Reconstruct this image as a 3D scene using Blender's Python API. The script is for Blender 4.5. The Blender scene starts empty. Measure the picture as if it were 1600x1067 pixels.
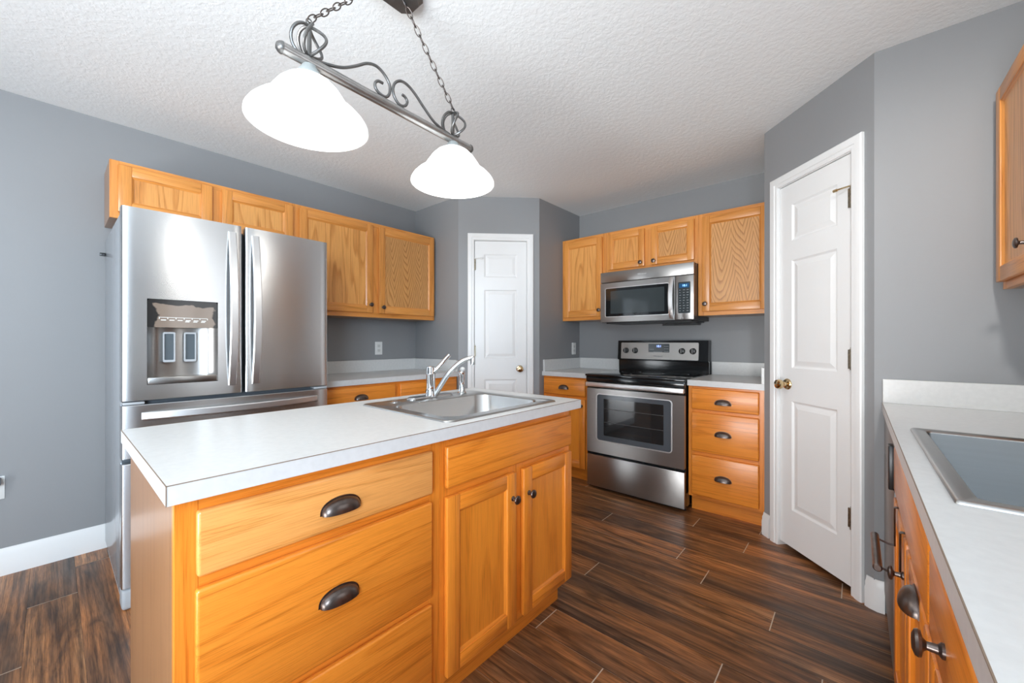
import bpy, bmesh, math, random
from mathutils import Vector, Matrix
from math import sin, cos, pi, radians, sqrt
random.seed(7)
C = bpy.context.scene.collection
sc = bpy.context.scene

# ------------------------------------------------------------------ camera
cam = bpy.data.objects.new('camera', bpy.data.cameras.new('camera'))
C.objects.link(cam)
cam.location = (0, 0, 1.178)
cam.rotation_euler = (pi/2, 0, 0.7134)
cam.data.sensor_width = 36.0
cam.data.lens = 623.5/1600*36.0
cam.data.clip_start = 0.02
sc.camera = cam

# ------------------------------------------------------------------ view + world
sc.view_settings.view_transform = 'Standard'
sc.view_settings.look = 'None'
sc.view_settings.gamma = 1.0
sc.view_settings.use_curve_mapping = False
sc.view_settings.exposure = 0.0
try:
    sc.cycles.max_bounces = 8
    sc.cycles.diffuse_bounces = 5
    sc.cycles.glossy_bounces = 4
    sc.cycles.transmission_bounces = 4
    sc.cycles.caustics_reflective = False
    sc.cycles.caustics_refractive = False
    sc.cycles.sample_clamp_indirect = 6.0
except Exception:
    pass
w = bpy.data.worlds.new('World'); sc.world = w; w.use_nodes = True
bg = w.node_tree.nodes['Background']
bg.inputs[0].default_value = (0.72, 0.86, 1.0, 1)
bg.inputs[1].default_value = 1.4

def area(name, loc, target, sx, sy, power, col):
    l = bpy.data.lights.new(name, 'AREA'); l.shape = 'RECTANGLE'; l.size = sx; l.size_y = sy
    l.energy = power; l.color = col
    o = bpy.data.objects.new(name, l); C.objects.link(o); o.location = loc
    d = Vector(target) - Vector(loc)
    o.rotation_euler = d.to_track_quat('-Z', 'Y').to_euler()
    return o
# added fill lights, unseen: patio door and ground behind camera, dining and sink windows
area('daylight_patio_door', (-0.50, -2.55, 1.15), (-0.50, 0, 1.1), 2.1, 2.0, 3, (1.0, 0.985, 0.95))
area('sunlit_patio_ground', (-0.35, -4.30, -0.10), (-0.35, -0.6, 2.3), 3.4, 2.2, 500, (0.96, 0.985, 1.0))  # made-up ground bounce, added to brighten the ceiling
area('daylight_dining_window', (0.88, -1.35, 1.55), (-1.0, -1.35, 1.45), 1.25, 1.1, 148, (0.70, 0.85, 1.0))
area('daylight_sink_window', (0.90, 1.08, 1.62), (-1.0, 1.08, 1.25), 0.50, 0.92, 4.0, (1.0, 0.985, 0.96))
def spot(name, loc, target, power, angle, blend, col, size):
    l = bpy.data.lights.new(name, 'SPOT'); l.energy = power; l.spot_size = radians(angle); l.spot_blend = blend; l.color = col; l.shadow_soft_size = size
    o = bpy.data.objects.new(name, l); C.objects.link(o); o.location = loc
    o.rotation_euler = (Vector(target) - Vector(loc)).to_track_quat('-Z', 'Y').to_euler(); return o
spot('recessed_can', (0.28, 0.35, 2.425), (0.36, 2.3675, 1.50), 115, 54, 1.0, (1.0, 0.98, 0.95), 0.06)  # added spot out of view, brightens the right wall

# ------------------------------------------------------------------ room numbers (metres)
XA, YB, H = -3.2604, 3.5074, 2.447
P1 = (XA, 2.3288); P2 = (-2.6345, 2.3288); P3 = (-2.131, 2.8324); P4 = (-2.131, YB)
B1 = (-0.4294, YB); D1 = (-0.4294, 2.8531); D2 = (0.0562, 2.3675); R1 = (0.716, 2.3675)
S0 = (0.716, -2.4); A0 = (XA, -2.4)

# ------------------------------------------------------------------ node helpers / materials
def new_mat(name):
    m = bpy.data.materials.new(name); m.use_nodes = True
    nt = m.node_tree; b = nt.nodes['Principled BSDF']
    return m, nt, b
def N(nt, t, **kw):
    n = nt.nodes.new(t)
    for k, v in kw.items():
        if k in n.inputs.keys(): n.inputs[k].default_value = v
        else: setattr(n, k, v)
    return n
def L(nt, a, b): nt.links.new(a, b)
def math_node(nt, op, a, b=None, c=None):
    n = nt.nodes.new('ShaderNodeMath'); n.operation = op
    for i, v in enumerate((a, b, c)):
        if v is None: continue
        if isinstance(v, (int, float)): n.inputs[i].default_value = v
        else: L(nt, v, n.inputs[i])
    return n.outputs[0]
def ramp(nt, fac, stops, interp='LINEAR'):
    n = nt.nodes.new('ShaderNodeValToRGB'); n.color_ramp.interpolation = interp
    e = n.color_ramp.elements
    while len(e) < len(stops): e.new(0.5)
    for i, (p, c) in enumerate(stops):
        e[i].position = p; e[i].color = (*c, 1) if len(c) == 3 else c
    L(nt, fac, n.inputs[0]); return n.outputs[0]
def mix(nt, fac, a, b, mode='MIX'):
    n = nt.nodes.new('ShaderNodeMix'); n.data_type = 'RGBA'; n.blend_type = mode
    for i, v in ((0, fac), (6, a), (7, b)):
        if isinstance(v, (int, float)): n.inputs[i].default_value = v
        elif isinstance(v, tuple): n.inputs[i].default_value = (*v, 1) if len(v) == 3 else v
        else: L(nt, v, n.inputs[i])
    return n.outputs[2]
def simple(name, col, rough=0.5, metal=0.0, emit=None, estr=0.0, coat=0.0, spec=0.5):
    m, nt, b = new_mat(name)
    b.inputs['Base Color'].default_value = (*col, 1); b.inputs['Roughness'].default_value = rough
    b.inputs['Metallic'].default_value = metal; b.inputs['Coat Weight'].default_value = coat
    b.inputs['Specular IOR Level'].default_value = spec
    if emit: b.inputs['Emission Color'].default_value = (*emit, 1); b.inputs['Emission Strength'].default_value = estr
    return m
def noisy(name, col, scale, amount, rough=0.5, bump=0.0, bscale=200.0, detail=3.0, metal=0.0, bdist=0.002, coat=0.0):
    m, nt, b = new_mat(name)
    tc = N(nt, 'ShaderNodeTexCoord'); n = N(nt, 'ShaderNodeTexNoise', Scale=scale, Detail=detail)
    L(nt, tc.outputs['Object'], n.inputs['Vector'])
    lo = tuple(c*(1-amount) for c in col); hi = tuple(min(1, c*(1+amount)) for c in col)
    L(nt, ramp(nt, n.outputs[0], [(0.3, lo), (0.7, hi)]), b.inputs['Base Color'])
    b.inputs['Roughness'].default_value = rough; b.inputs['Metallic'].default_value = metal
    b.inputs['Coat Weight'].default_value = coat
    if bump:
        n2 = N(nt, 'ShaderNodeTexNoise', Scale=bscale, Detail=2.0); L(nt, tc.outputs['Object'], n2.inputs['Vector'])
        bp = N(nt, 'ShaderNodeBump', Strength=bump, Distance=bdist); L(nt, n2.outputs[0], bp.inputs['Height'])
        L(nt, bp.outputs[0], b.inputs['Normal'])
    return m

def oak(name, axis, light, dark, rings=9.0, across=5.0, along=0.45, ringamt=0.55, rough=0.33, chev=None):
    """stained oak: growth rings are the contour lines of a stretched noise, plus fine pores along the grain"""
    m, nt, b = new_mat(name)
    tc = N(nt, 'ShaderNodeTexCoord'); oi = N(nt, 'ShaderNodeObjectInfo')
    off = nt.nodes.new('ShaderNodeVectorMath'); off.operation = 'MULTIPLY_ADD'
    cmb = N(nt, 'ShaderNodeCombineXYZ')
    for i, k in enumerate((13.1, 7.7, 17.3)):
        L(nt, math_node(nt, 'MULTIPLY', oi.outputs['Random'], k), cmb.inputs[i])
    add = nt.nodes.new('ShaderNodeVectorMath'); add.operation = 'ADD'
    L(nt, tc.outputs['Object'], add.inputs[0]); L(nt, cmb.outputs[0], add.inputs[1])
    def mapped(ac, al):
        mp = N(nt, 'ShaderNodeMapping'); s = [ac, ac, ac]; s[axis] = al
        mp.inputs['Scale'].default_value = s; L(nt, add.outputs[0], mp.inputs['Vector']); return mp.outputs[0]
    n1 = N(nt, 'ShaderNodeTexNoise', Scale=1.0, Detail=1.5, Roughness=0.45); L(nt, mapped(across, along), n1.inputs['Vector'])
    ph = math_node(nt, 'MULTIPLY', n1.outputs[0], rings)
    if chev:      # nested V-shaped figure of flat-sawn veneer: period across, lines per metre, depth of the V
        sp = N(nt, 'ShaderNodeSeparateXYZ'); L(nt, add.outputs[0], sp.inputs[0])
        wob = math_node(nt, 'MULTIPLY_ADD', n1.outputs[0], 0.16, sp.outputs[0])
        tri = math_node(nt, 'PINGPONG', wob, chev[0]/2)
        tri = math_node(nt, 'MULTIPLY', math_node(nt, 'POWER', math_node(nt, 'MULTIPLY', tri, 2/chev[0]), 0.8), chev[2])
        ph = math_node(nt, 'ADD', ph, math_node(nt, 'ADD', math_node(nt, 'MULTIPLY', sp.outputs[2], chev[1]), tri))
    fr = math_node(nt, 'FRACT', ph)
    ring = ramp(nt, fr, [(0.0, (0.1,)*3), (0.55, (0.25,)*3), (0.86, (1,)*3), (1.0, (0.1,)*3)])
    n2 = N(nt, 'ShaderNodeTexNoise', Scale=1.0, Detail=2.0, Roughness=0.6); L(nt, mapped(330.0, 7.0), n2.inputs['Vector'])
    pores = ramp(nt, n2.outputs[0], [(0.42, (1,)*3), (0.52, (0,)*3)])
    n3 = N(nt, 'ShaderNodeTexNoise', Scale=1.0, Detail=1.0); L(nt, mapped(3.0, 0.7), n3.inputs['Vector'])
    col = mix(nt, math_node(nt, 'MULTIPLY', ring, ringamt), light, dark)
    pd = math_node(nt, 'MULTIPLY', math_node(nt, 'MULTIPLY', pores, 0.35), math_node(nt, 'ADD', 0.35, ring))
    col = mix(nt, pd, col, tuple(c*0.55 for c in dark))
    tone = ramp(nt, n3.outputs[0], [(0.3, (0.91, 0.88, 0.83)), (0.7, (1.0, 1.0, 1.0))])
    col = mix(nt, 1.0, col, tone, 'MULTIPLY')
    rnd = ramp(nt, oi.outputs['Random'], [(0.0, (0.93, 0.91, 0.87)), (1.0, (1.0, 1.0, 1.0))])
    col = mix(nt, 1.0, col, rnd, 'MULTIPLY')
    L(nt, col, b.inputs['Base Color'])
    b.inputs['Roughness'].default_value = rough
    b.inputs['Coat Weight'].default_value = 0.25; b.inputs['Coat Roughness'].default_value = 0.18
    bp = N(nt, 'ShaderNodeBump', Strength=0.12, Distance=0.0006, Invert=True) if False else N(nt, 'ShaderNodeBump', Strength=0.12, Distance=0.0006)
    bp.invert = True
    L(nt, pores, bp.inputs['Height']); L(nt, bp.outputs[0], b.inputs['Normal'])
    return m

OL, OD = (0.90, 0.305, 0.036), (0.70, 0.190, 0.014)
UL, UD = (0.86, 0.365, 0.085), (0.66, 0.220, 0.030)
M = {}
M['oak_v'] = oak('oak_vertical_grain', 2, OL, OD, rings=10, across=9.0, along=0.35, ringamt=0.5)
M['oak_h'] = oak('oak_horizontal_grain', 0, OL, OD, rings=9, across=9.0, along=0.6, ringamt=0.55)
M['oak_hp'] = oak('oak_pale_horizontal_grain', 0, (0.88, 0.40, 0.115), (0.72, 0.27, 0.05), rings=9, across=9.0, along=0.6, ringamt=0.45)
M['oak_pl'] = oak('oak_plain_panel', 2, (0.92, 0.32, 0.036), (0.74, 0.21, 0.016), rings=7, across=6.0, along=0.5, ringamt=0.45)
M['oak_uv'] = oak('oak_upper_vertical_grain', 2, UL, UD, rings=10, across=9.0, along=0.35, ringamt=0.5)
M['oak_uh'] = oak('oak_upper_horizontal_grain', 0, UL, UD, rings=8, across=8.0, along=0.6, ringamt=0.45)
M['oak_upl'] = oak('oak_upper_plain_panel', 2, (0.90, 0.43, 0.125), (0.62, 0.22, 0.034), rings=10, across=8.0, along=0.75, ringamt=0.7)
M['oak_p'] = oak('oak_cathedral_panel', 2, (0.80, 0.42, 0.15), (0.44, 0.155, 0.030), rings=5.0, across=5.0, along=1.3, ringamt=0.85, chev=(0.128, 13.5, 3.4))
M['oak_e'] = oak('oak_laminate_end', 2, (0.38, 0.195, 0.092), (0.30, 0.14, 0.060), rings=5, across=9, along=0.3, ringamt=0.35, rough=0.28)
M['wall'] = noisy('grey_wall_paint', (0.280, 0.284, 0.289), 1.2, 0.02, 0.55, bump=0.10, bscale=140, bdist=0.0015)
M['ceiling'] = None
M['white'] = noisy('white_trim_paint', (0.85, 0.85, 0.84), 3, 0.015, 0.35)
M['plastic_white'] = simple('white_plastic', (0.82, 0.82, 0.80), 0.35)
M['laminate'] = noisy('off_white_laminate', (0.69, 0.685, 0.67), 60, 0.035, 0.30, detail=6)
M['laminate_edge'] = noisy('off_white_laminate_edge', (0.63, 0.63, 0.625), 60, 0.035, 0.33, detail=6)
M['seam'] = simple('brown_laminate_seam', (0.24, 0.17, 0.12), 0.5)
M['bronze'] = noisy('oil_rubbed_bronze', (0.13, 0.105, 0.095), 40, 0.25, 0.30, metal=0.9)
M['dark_iron'] = noisy('brushed_grey_iron', (0.17, 0.165, 0.16), 30, 0.12, 0.36, metal=0.8)
M['bar_metal'] = noisy('brushed_pewter_bar', (0.36, 0.345, 0.335), 30, 0.10, 0.30, metal=0.9)
M['chain'] = simple('dark_bronze_chain', (0.12, 0.10, 0.09), 0.4, 0.8)
M['chrome'] = simple('chrome', (0.68, 0.69, 0.70), 0.06, 1.0)
M['brass'] = simple('antique_brass', (0.62, 0.46, 0.26), 0.14, 1.0)
M['hinge'] = noisy('worn_brass_hinge', (0.33, 0.29, 0.22), 90, 0.3, 0.35, metal=0.9)
M['black_glass'] = simple('black_glass', (0.006, 0.007, 0.008), 0.06, 0.0, coat=0.3)
M['black'] = simple('black_plastic', (0.012, 0.012, 0.013), 0.32)
M['black_enamel'] = simple('black_enamel', (0.008, 0.009, 0.010), 0.12)
M['dark_gap'] = simple('dark_recess', (0.02, 0.02, 0.022), 0.6)
M['grey_plastic'] = simple('grey_plastic', (0.42, 0.44, 0.46), 0.4)
M['gasket'] = simple('grey_gasket', (0.12, 0.14, 0.16), 0.5)
M['paddle'] = simple('dark_grey_paddle', (0.075, 0.095, 0.11), 0.4)
M['keypad_print'] = simple('grey_print', (0.30, 0.33, 0.35), 0.5)
M['pale_print'] = simple('pale_print', (0.75, 0.76, 0.74), 0.5)
M['blue_lit'] = simple('blue_digits', (0.3, 0.45, 1.0), 0.4, emit=(0.30, 0.42, 1.0), estr=3.0)
M['cyan_lit'] = simple('pale_blue_digits', (0.3, 0.6, 1.0), 0.4, emit=(0.25, 0.55, 1.0), estr=2.2)
M['navy_lcd'] = simple('dark_blue_display', (0.0, 0.004, 0.06), 0.15, emit=(0.0, 0.01, 0.12), estr=0.7)
M['blue_lcd'] = simple('blue_display', (0.01, 0.05, 0.12), 0.15, emit=(0.01, 0.08, 0.20), estr=0.5)
M['logo'] = simple('dark_logo', (0.10, 0.10, 0.10), 0.4)
M['socket_cup'] = simple('frosted_socket_cup', (0.33, 0.355, 0.35), 0.4)
M['oven_glass'] = None

def steel(name, col, rough, aniso, axis='Z', spread=0.0, clean=0.0):
    m, nt, b = new_mat(name)
    b.inputs['Metallic'].default_value = 1.0; b.inputs['Roughness'].default_value = rough
    b.inputs['Anisotropic'].default_value = aniso; b.inputs['Anisotropic Rotation'].default_value = 0.25
    t = N(nt, 'ShaderNodeTangent'); t.direction_type = 'RADIAL'; t.axis = axis
    L(nt, t.outputs[0], b.inputs['Tangent'])
    tc = N(nt, 'ShaderNodeTexCoord'); mp = N(nt, 'ShaderNodeMapping'); mp.inputs['Scale'].default_value = (1.0, 1.0, 120)
    if axis == 'X': mp.inputs['Scale'].default_value = (1.0, 120, 120)
    L(nt, tc.outputs['Object'], mp.inputs['Vector'])
    n = N(nt, 'ShaderNodeTexNoise', Scale=1.0, Detail=3.0); L(nt, mp.outputs[0], n.inputs['Vector'])
    lo = tuple(c*0.96 for c in col)
    L(nt, ramp(nt, n.outputs[0], [(0.3, lo), (0.7, col)]), b.inputs['Base Color'])
    return m
M['steel'] = steel('brushed_stainless_front', (0.665, 0.68, 0.695), 0.27, 0.8)
M['steel_dark'] = steel('brushed_stainless_dark', (0.42, 0.405, 0.39), 0.34, 0.75)
M['steel_bright'] = simple('bright_stainless_trim', (0.80, 0.80, 0.80), 0.36, 1.0)
M['steel_mid'] = steel('brushed_stainless_mid', (0.39, 0.38, 0.37), 0.30, 0.6)
M['steel_sink'] = steel('stainless_sink', (0.62, 0.62, 0.615), 0.26, 0.3, 'X')
M['steel_rim'] = steel('sink_rim_steel', (0.50, 0.50, 0.495), 0.28, 0.2, 'X')
M['steel_dull'] = steel('dull_stainless_sink', (0.19, 0.20, 0.205), 0.45, 0.2, 'X')
M['fridge_side'] = simple('grey_fridge_side', (0.40, 0.43, 0.46), 0.22, 0.35)

def mk_ceiling():
    m, nt, b = new_mat('white_textured_ceiling')
    tc = N(nt, 'ShaderNodeTexCoord')
    mp = N(nt, 'ShaderNodeMapping'); mp.inputs['Scale'].default_value = (1, 1, 1); L(nt, tc.outputs['Object'], mp.inputs['Vector'])
    n = N(nt, 'ShaderNodeTexNoise', Scale=48.0, Detail=3.0, Roughness=0.55); L(nt, mp.outputs[0], n.inputs['Vector'])
    r = ramp(nt, n.outputs[0], [(0.42, (0,)*3), (0.60, (1,)*3)])
    bp = N(nt, 'ShaderNodeBump', Strength=0.17, Distance=0.004); L(nt, r, bp.inputs['Height'])
    L(nt, bp.outputs[0], b.inputs['Normal'])
    b.inputs['Base Color'].default_value = (0.885, 0.91, 0.915, 1); b.inputs['Roughness'].default_value = 0.8
    return m
M['ceiling'] = mk_ceiling()

def mk_plank():
    m, nt, b = new_mat('dark_rustic_wood_plank_tile')
    tc = N(nt, 'ShaderNodeTexCoord'); at = N(nt, 'ShaderNodeAttribute', attribute_name='plank')
    cmb = N(nt, 'ShaderNodeCombineXYZ')
    for i, k in enumerate((37.0, 23.0, 11.0)):
        L(nt, math_node(nt, 'MULTIPLY', at.outputs['Fac'], k), cmb.inputs[i])
    add = nt.nodes.new('ShaderNodeVectorMath'); add.operation = 'ADD'
    L(nt, tc.outputs['Object'], add.inputs[0]); L(nt, cmb.outputs[0], add.inputs[1])
    def noise(sx, sy, det, rough=0.55, dist=0.0):
        mp = N(nt, 'ShaderNodeMapping'); mp.inputs['Scale'].default_value = (sx, sy, 1.0)
        L(nt, add.outputs[0], mp.inputs['Vector'])
        n = N(nt, 'ShaderNodeTexNoise', Scale=1.0, Detail=det, Roughness=rough, Distortion=dist)
        L(nt, mp.outputs[0], n.inputs['Vector']); return n.outputs[0]
    base = ramp(nt, noise(0.9, 7.0, 3.0), [(0.25, (0.080, 0.055, 0.042)), (0.40, (0.22, 0.110, 0.056)), (0.56, (0.46, 0.195, 0.070)), (0.78, (0.66, 0.34, 0.155))])
    streak = ramp(nt, noise(1.7, 75.0, 4.0, 0.65), [(0.36, (0.40, 0.38, 0.37)), (0.60, (1.15, 1.12, 1.08))])
    fine = ramp(nt, noise(14.0, 330.0, 3.0, 0.6), [(0.36, (0.55, 0.52, 0.50)), (0.56, (1.05, 1.05, 1.05))])
    blot = ramp(nt, noise(2.2, 12.0, 4.0, 0.6, 1.2), [(0.32, (0.22, 0.22, 0.24)), (0.54, (1, 1, 1))])
    col = mix(nt, 1.0, base, streak, 'MULTIPLY'); col = mix(nt, 0.8, col, fine, 'MULTIPLY'); col = mix(nt, 0.85, col, blot, 'MULTIPLY')
    tone = ramp(nt, at.outputs['Fac'], [(0.0, (0.72, 0.74, 0.78)), (0.5, (1.0, 0.98, 0.95)), (1.0, (1.25, 1.14, 1.02))])
    col = mix(nt, 1.0, col, tone, 'MULTIPLY')
    L(nt, col, b.inputs['Base Color'])
    b.inputs['Roughness'].default_value = 0.30
    L(nt, ramp(nt, noise(5, 40, 3.0), [(0.3, (0.30,)*3), (0.7, (0.44,)*3)]), b.inputs['Roughness'])
    bp = N(nt, 'ShaderNodeBump', Strength=0.10, Distance=0.001); L(nt, noise(10, 200, 3.0), bp.inputs['Height'])
    L(nt, bp.outputs[0], b.inputs['Normal'])
    return m
M['plank'] = mk_plank()
M['grout'] = simple('beige_grout', (0.66, 0.56, 0.44), 0.8)
M['grout_dark'] = simple('dark_joint', (0.07, 0.05, 0.04), 0.7)

def mk_shade():
    m, nt, b = new_mat('lit_alabaster_glass')
    tc = N(nt, 'ShaderNodeTexCoord')
    n = N(nt, 'ShaderNodeTexNoise', Scale=9.0, Detail=3.0, Distortion=2.5); L(nt, tc.outputs['Object'], n.inputs['Vector'])
    c = ramp(nt, n.outputs[0], [(0.3, (0.80, 0.88, 0.88)), (0.6, (1.0, 0.99, 0.97))])
    L(nt, c, b.inputs['Base Color']); L(nt, c, b.inputs['Emission Color'])
    L(nt, ramp(nt, n.outputs[0], [(0.36, (SHADE_E*0.5,)*3), (0.47, (SHADE_E,)*3)]), b.inputs['Emission Strength'])
    b.inputs['Roughness'].default_value = 0.2
    return m
SHADE_E = 1.25
M['shade'] = mk_shade()
M['bulb'] = simple('lit_bulb', (1, 1, 1), 0.3, emit=(1.0, 0.93, 0.82), estr=1.6)

def mk_panel_film():
    m, nt, b = new_mat('worn_black_control_film')
    tc = N(nt, 'ShaderNodeTexCoord')
    n = N(nt, 'ShaderNodeTexNoise', Scale=22.0, Detail=3.0); L(nt, tc.outputs['Object'], n.inputs['Vector'])
    sx = N(nt, 'ShaderNodeSeparateXYZ'); L(nt, tc.outputs['Object'], sx.inputs[0])
    # worn patch, browned by a painted wood reflection: fills most of the panel, ragged towards its left and top edges
    ex = math_node(nt, 'MULTIPLY', math_node(nt, 'ABSOLUTE', math_node(nt, 'SUBTRACT', sx.outputs[0], 0.222)), 9.0)
    ez = math_node(nt, 'MULTIPLY', math_node(nt, 'ABSOLUTE', math_node(nt, 'SUBTRACT', sx.outputs[2], 1.290)), 17.0)
    e = math_node(nt, 'MAXIMUM', ex, ez)
    e = math_node(nt, 'ADD', e, math_node(nt, 'MULTIPLY', math_node(nt, 'SUBTRACT', n.outputs[0], 0.5), 0.7))
    msk = ramp(nt, e, [(0.93, (1,)*3), (0.99, (0,)*3)])
    L(nt, mix(nt, msk, (0.012, 0.011, 0.011), (0.21, 0.16, 0.125)), b.inputs['Base Color'])
    L(nt, mix(nt, msk, (0.15,)*3, (0.10,)*3), b.inputs['Roughness'])
    b.inputs['Metallic'].default_value = 0.0
    return m
M['film'] = mk_panel_film()
M['oven_glass'] = simple('smoked_oven_glass', (0.018, 0.019, 0.020), 0.05, coat=0.4)
M['window_glass'] = simple('clear_pane', (1, 1, 1), 0.0)
b_ = M['window_glass'].node_tree.nodes['Principled BSDF']; b_.inputs['Transmission Weight'].default_value = 1.0; b_.inputs['IOR'].default_value = 1.01

# ------------------------------------------------------------------ mesh helpers
def box(bm, x0, x1, y0, y1, z0, z1, bev=0.0, mi=0, seg=2):
    g = bmesh.ops.create_cube(bm, size=1.0)
    vs = g['verts']
    for v in vs:
        v.co = Vector(((x0+x1)/2 + v.co.x*(x1-x0), (y0+y1)/2 + v.co.y*(y1-y0), (z0+z1)/2 + v.co.z*(z1-z0)))
    fs = set(f for v in vs for f in v.link_faces)
    for f in fs: f.material_index = mi
    if bev > 0:
        es = list(set(e for v in vs for e in v.link_edges))
        r = bmesh.ops.bevel(bm, geom=es, offset=bev, segments=seg, profile=0.5, affect='EDGES')
        for f in r['faces']: f.material_index = mi
    return vs
def quad(bm, pts, mi=0):
    f = bm.faces.new([bm.verts.new(p) for p in pts]); f.material_index = mi; return f
def prism(bm, pts, z0, z1, mi=0):
    a = [bm.verts.new((p[0], p[1], z0)) for p in pts]; b = [bm.verts.new((p[0], p[1], z1)) for p in pts]
    n = len(pts)
    fs = [bm.faces.new(a[::-1]), bm.faces.new(b)] + [bm.faces.new((a[i], a[(i+1) % n], b[(i+1) % n], b[i])) for i in range(n)]
    for f in fs: f.material_index = mi
def prism_axis(bm, pts, a0, a1, axis, mi=0):
    """profile pts (u,v) extruded along axis; axis 'x': (u,v)=(y,z); 'y': (x,z)"""
    def P(p, t): return (t, p[0], p[1]) if axis == 'x' else (p[0], t, p[1])
    a = [bm.verts.new(P(p, a0)) for p in pts]; b = [bm.verts.new(P(p, a1)) for p in pts]; n = len(pts)
    fs = [bm.faces.new(a[::-1]), bm.faces.new(b)] + [bm.faces.new((a[i], a[(i+1) % n], b[(i+1) % n], b[i])) for i in range(n)]
    for f in fs: f.material_index = mi
def lathe(bm, prof, c=(0, 0, 0), axis='z', seg=32, sx=1.0, sy=1.0):
    """prof: (radius, height) list; height runs along axis ('-y' points to the front)"""
    rings = []
    for r, h in prof:
        ring = []
        for i in range(seg):
            a = 2*pi*i/seg; u, v = r*cos(a)*sx, r*sin(a)*sy
            p = {'z': (u, v, h), '-y': (u, -h, v), 'x': (h, u, v), '-x': (-h, u, v), 'y': (u, h, v)}[axis]
            ring.append(bm.verts.new((c[0]+p[0], c[1]+p[1], c[2]+p[2])))
        rings.append(ring)
    for a, b in zip(rings, rings[1:]):
        for i in range(seg):
            bm.faces.new((a[i], a[(i+1) % seg], b[(i+1) % seg], b[i]))
    for ring, (r, h) in ((rings[0], prof[0]), (rings[-1], prof[-1])):
        if r > 1e-5: bm.faces.new(ring)
def smooth_path(pts, n=6):
    P = [Vector(p) for p in pts]; out = []
    for i in range(len(P)-1):
        p0 = P[max(i-1, 0)]; p1 = P[i]; p2 = P[i+1]; p3 = P[min(i+2, len(P)-1)]
        for k in range(n):
            t = k/n
            out.append(0.5*((2*p1) + (p2-p0)*t + (2*p0-5*p1+4*p2-p3)*t*t + (3*p1-p0-3*p2+p3)*t**3))
    out.append(P[-1]); return out
def tube(bm, pts, r, seg=10, cap=True, closed=False, flat=None):
    P = [Vector(p) for p in pts]; n = len(P); rings = []
    up = None
    for i in range(n):
        if closed: t = P[(i+1) % n] - P[i-1]
        else: t = P[min(i+1, n-1)] - P[max(i-1, 0)]
        t.normalize()
        if up is None:
            up = Vector((0, 0, 1)) if abs(t.z) < 0.9 else Vector((1, 0, 0))
        u = (up - t*up.dot(t)).normalized(); v = t.cross(u); up = u
        rr = r[i] if isinstance(r, (list, tuple)) else r
        ring = []
        for k in range(seg):
            a = 2*pi*k/seg
            ring.append(bm.verts.new(P[i] + u*(rr*cos(a)) + v*(rr*sin(a)*(flat or 1.0))))
        rings.append(ring)
    m = n if closed else n-1
    for i in range(m):
        a, b = rings[i], rings[(i+1) % n]
        for k in range(seg): bm.faces.new((a[k], a[(k+1) % seg], b[(k+1) % seg], b[k]))
    if cap and not closed:
        bm.faces.new(rings[0][::-1]); bm.faces.new(rings[-1])
def rrect(x0, x1, z0, z1, r, n=5):
    pts = []
    for cx, cz, a0 in ((x1-r, z1-r, 0), (x0+r, z1-r, pi/2), (x0+r, z0+r, pi), (x1-r, z0+r, 3*pi/2)):
        for k in range(n+1):
            a = a0 + pi/2*k/n; pts.append((cx+r*cos(a), cz+r*sin(a)))
    return pts
def plate(bm, pts, y0, y1, mi=0):
    """closed outline pts (x,z) extruded from y0 (front) to y1"""
    a = [bm.verts.new((p[0], y0, p[1])) for p in pts]; b = [bm.verts.new((p[0], y1, p[1])) for p in pts]; n = len(pts)
    fs = [bm.faces.new(a), bm.faces.new(b[::-1])] + [bm.faces.new((a[i], b[i], b[(i+1) % n], a[(i+1) % n])) for i in range(n)]
    for f in fs: f.material_index = mi
def ring_plate(bm, outer, inner, y0, y1):
    """frame between two outlines with the same point count"""
    n = len(outer)
    lo = [[bm.verts.new((p[0], y, p[1])) for p in o] for o in (outer, inner) for y in (y0, y1)]
    of, ob, nf, nb = lo
    for i in range(n):
        j = (i+1) % n
        bm.faces.new((of[i], of[j], nf[j], nf[i])); bm.faces.new((ob[i], nb[i], nb[j], ob[j]))
        bm.faces.new((of[i], ob[i], ob[j], of[j])); bm.faces.new((nf[i], nf[j], nb[j], nb[i]))

def obj(name, bm, mats, parent=None, smooth=35, loc=None):
    bmesh.ops.recalc_face_normals(bm, faces=bm.faces)
    me = bpy.data.meshes.new(name); bm.to_mesh(me); bm.free()
    for m in (mats if isinstance(mats, (list, tuple)) else [mats]): me.materials.append(M[m])
    if smooth:
        for p in me.polygons: p.use_smooth = True
        me.set_sharp_from_angle(angle=radians(smooth))
    o = bpy.data.objects.new(name, me); C.objects.link(o)
    if parent is not None: o.parent = parent
    if loc is not None: o.location = loc
    return o
def empty(name, loc, rz, label, cat, group=None):
    o = bpy.data.objects.new(name, None); C.objects.link(o); o.empty_display_size = 0.1
    o.location = loc; o.rotation_euler = (0, 0, rz); tag(o, label, cat, group); return o
def tag(o, label, cat, group=None):
    o['label'] = label; o['category'] = cat
    if group: o['group'] = group
    return o
def struct(o, label, cat):
    tag(o, label, cat); o['kind'] = 'structure'; return o
def based(o):
    """moves the origin of a one-mesh thing to the middle of its base"""
    vs = [v.co for v in o.data.vertices]
    c = Vector(((min(v.x for v in vs)+max(v.x for v in vs))/2, (min(v.y for v in vs)+max(v.y for v in vs))/2, min(v.z for v in vs)))
    o.data.transform(Matrix.Translation(-c)); o.location = c; return o
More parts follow.
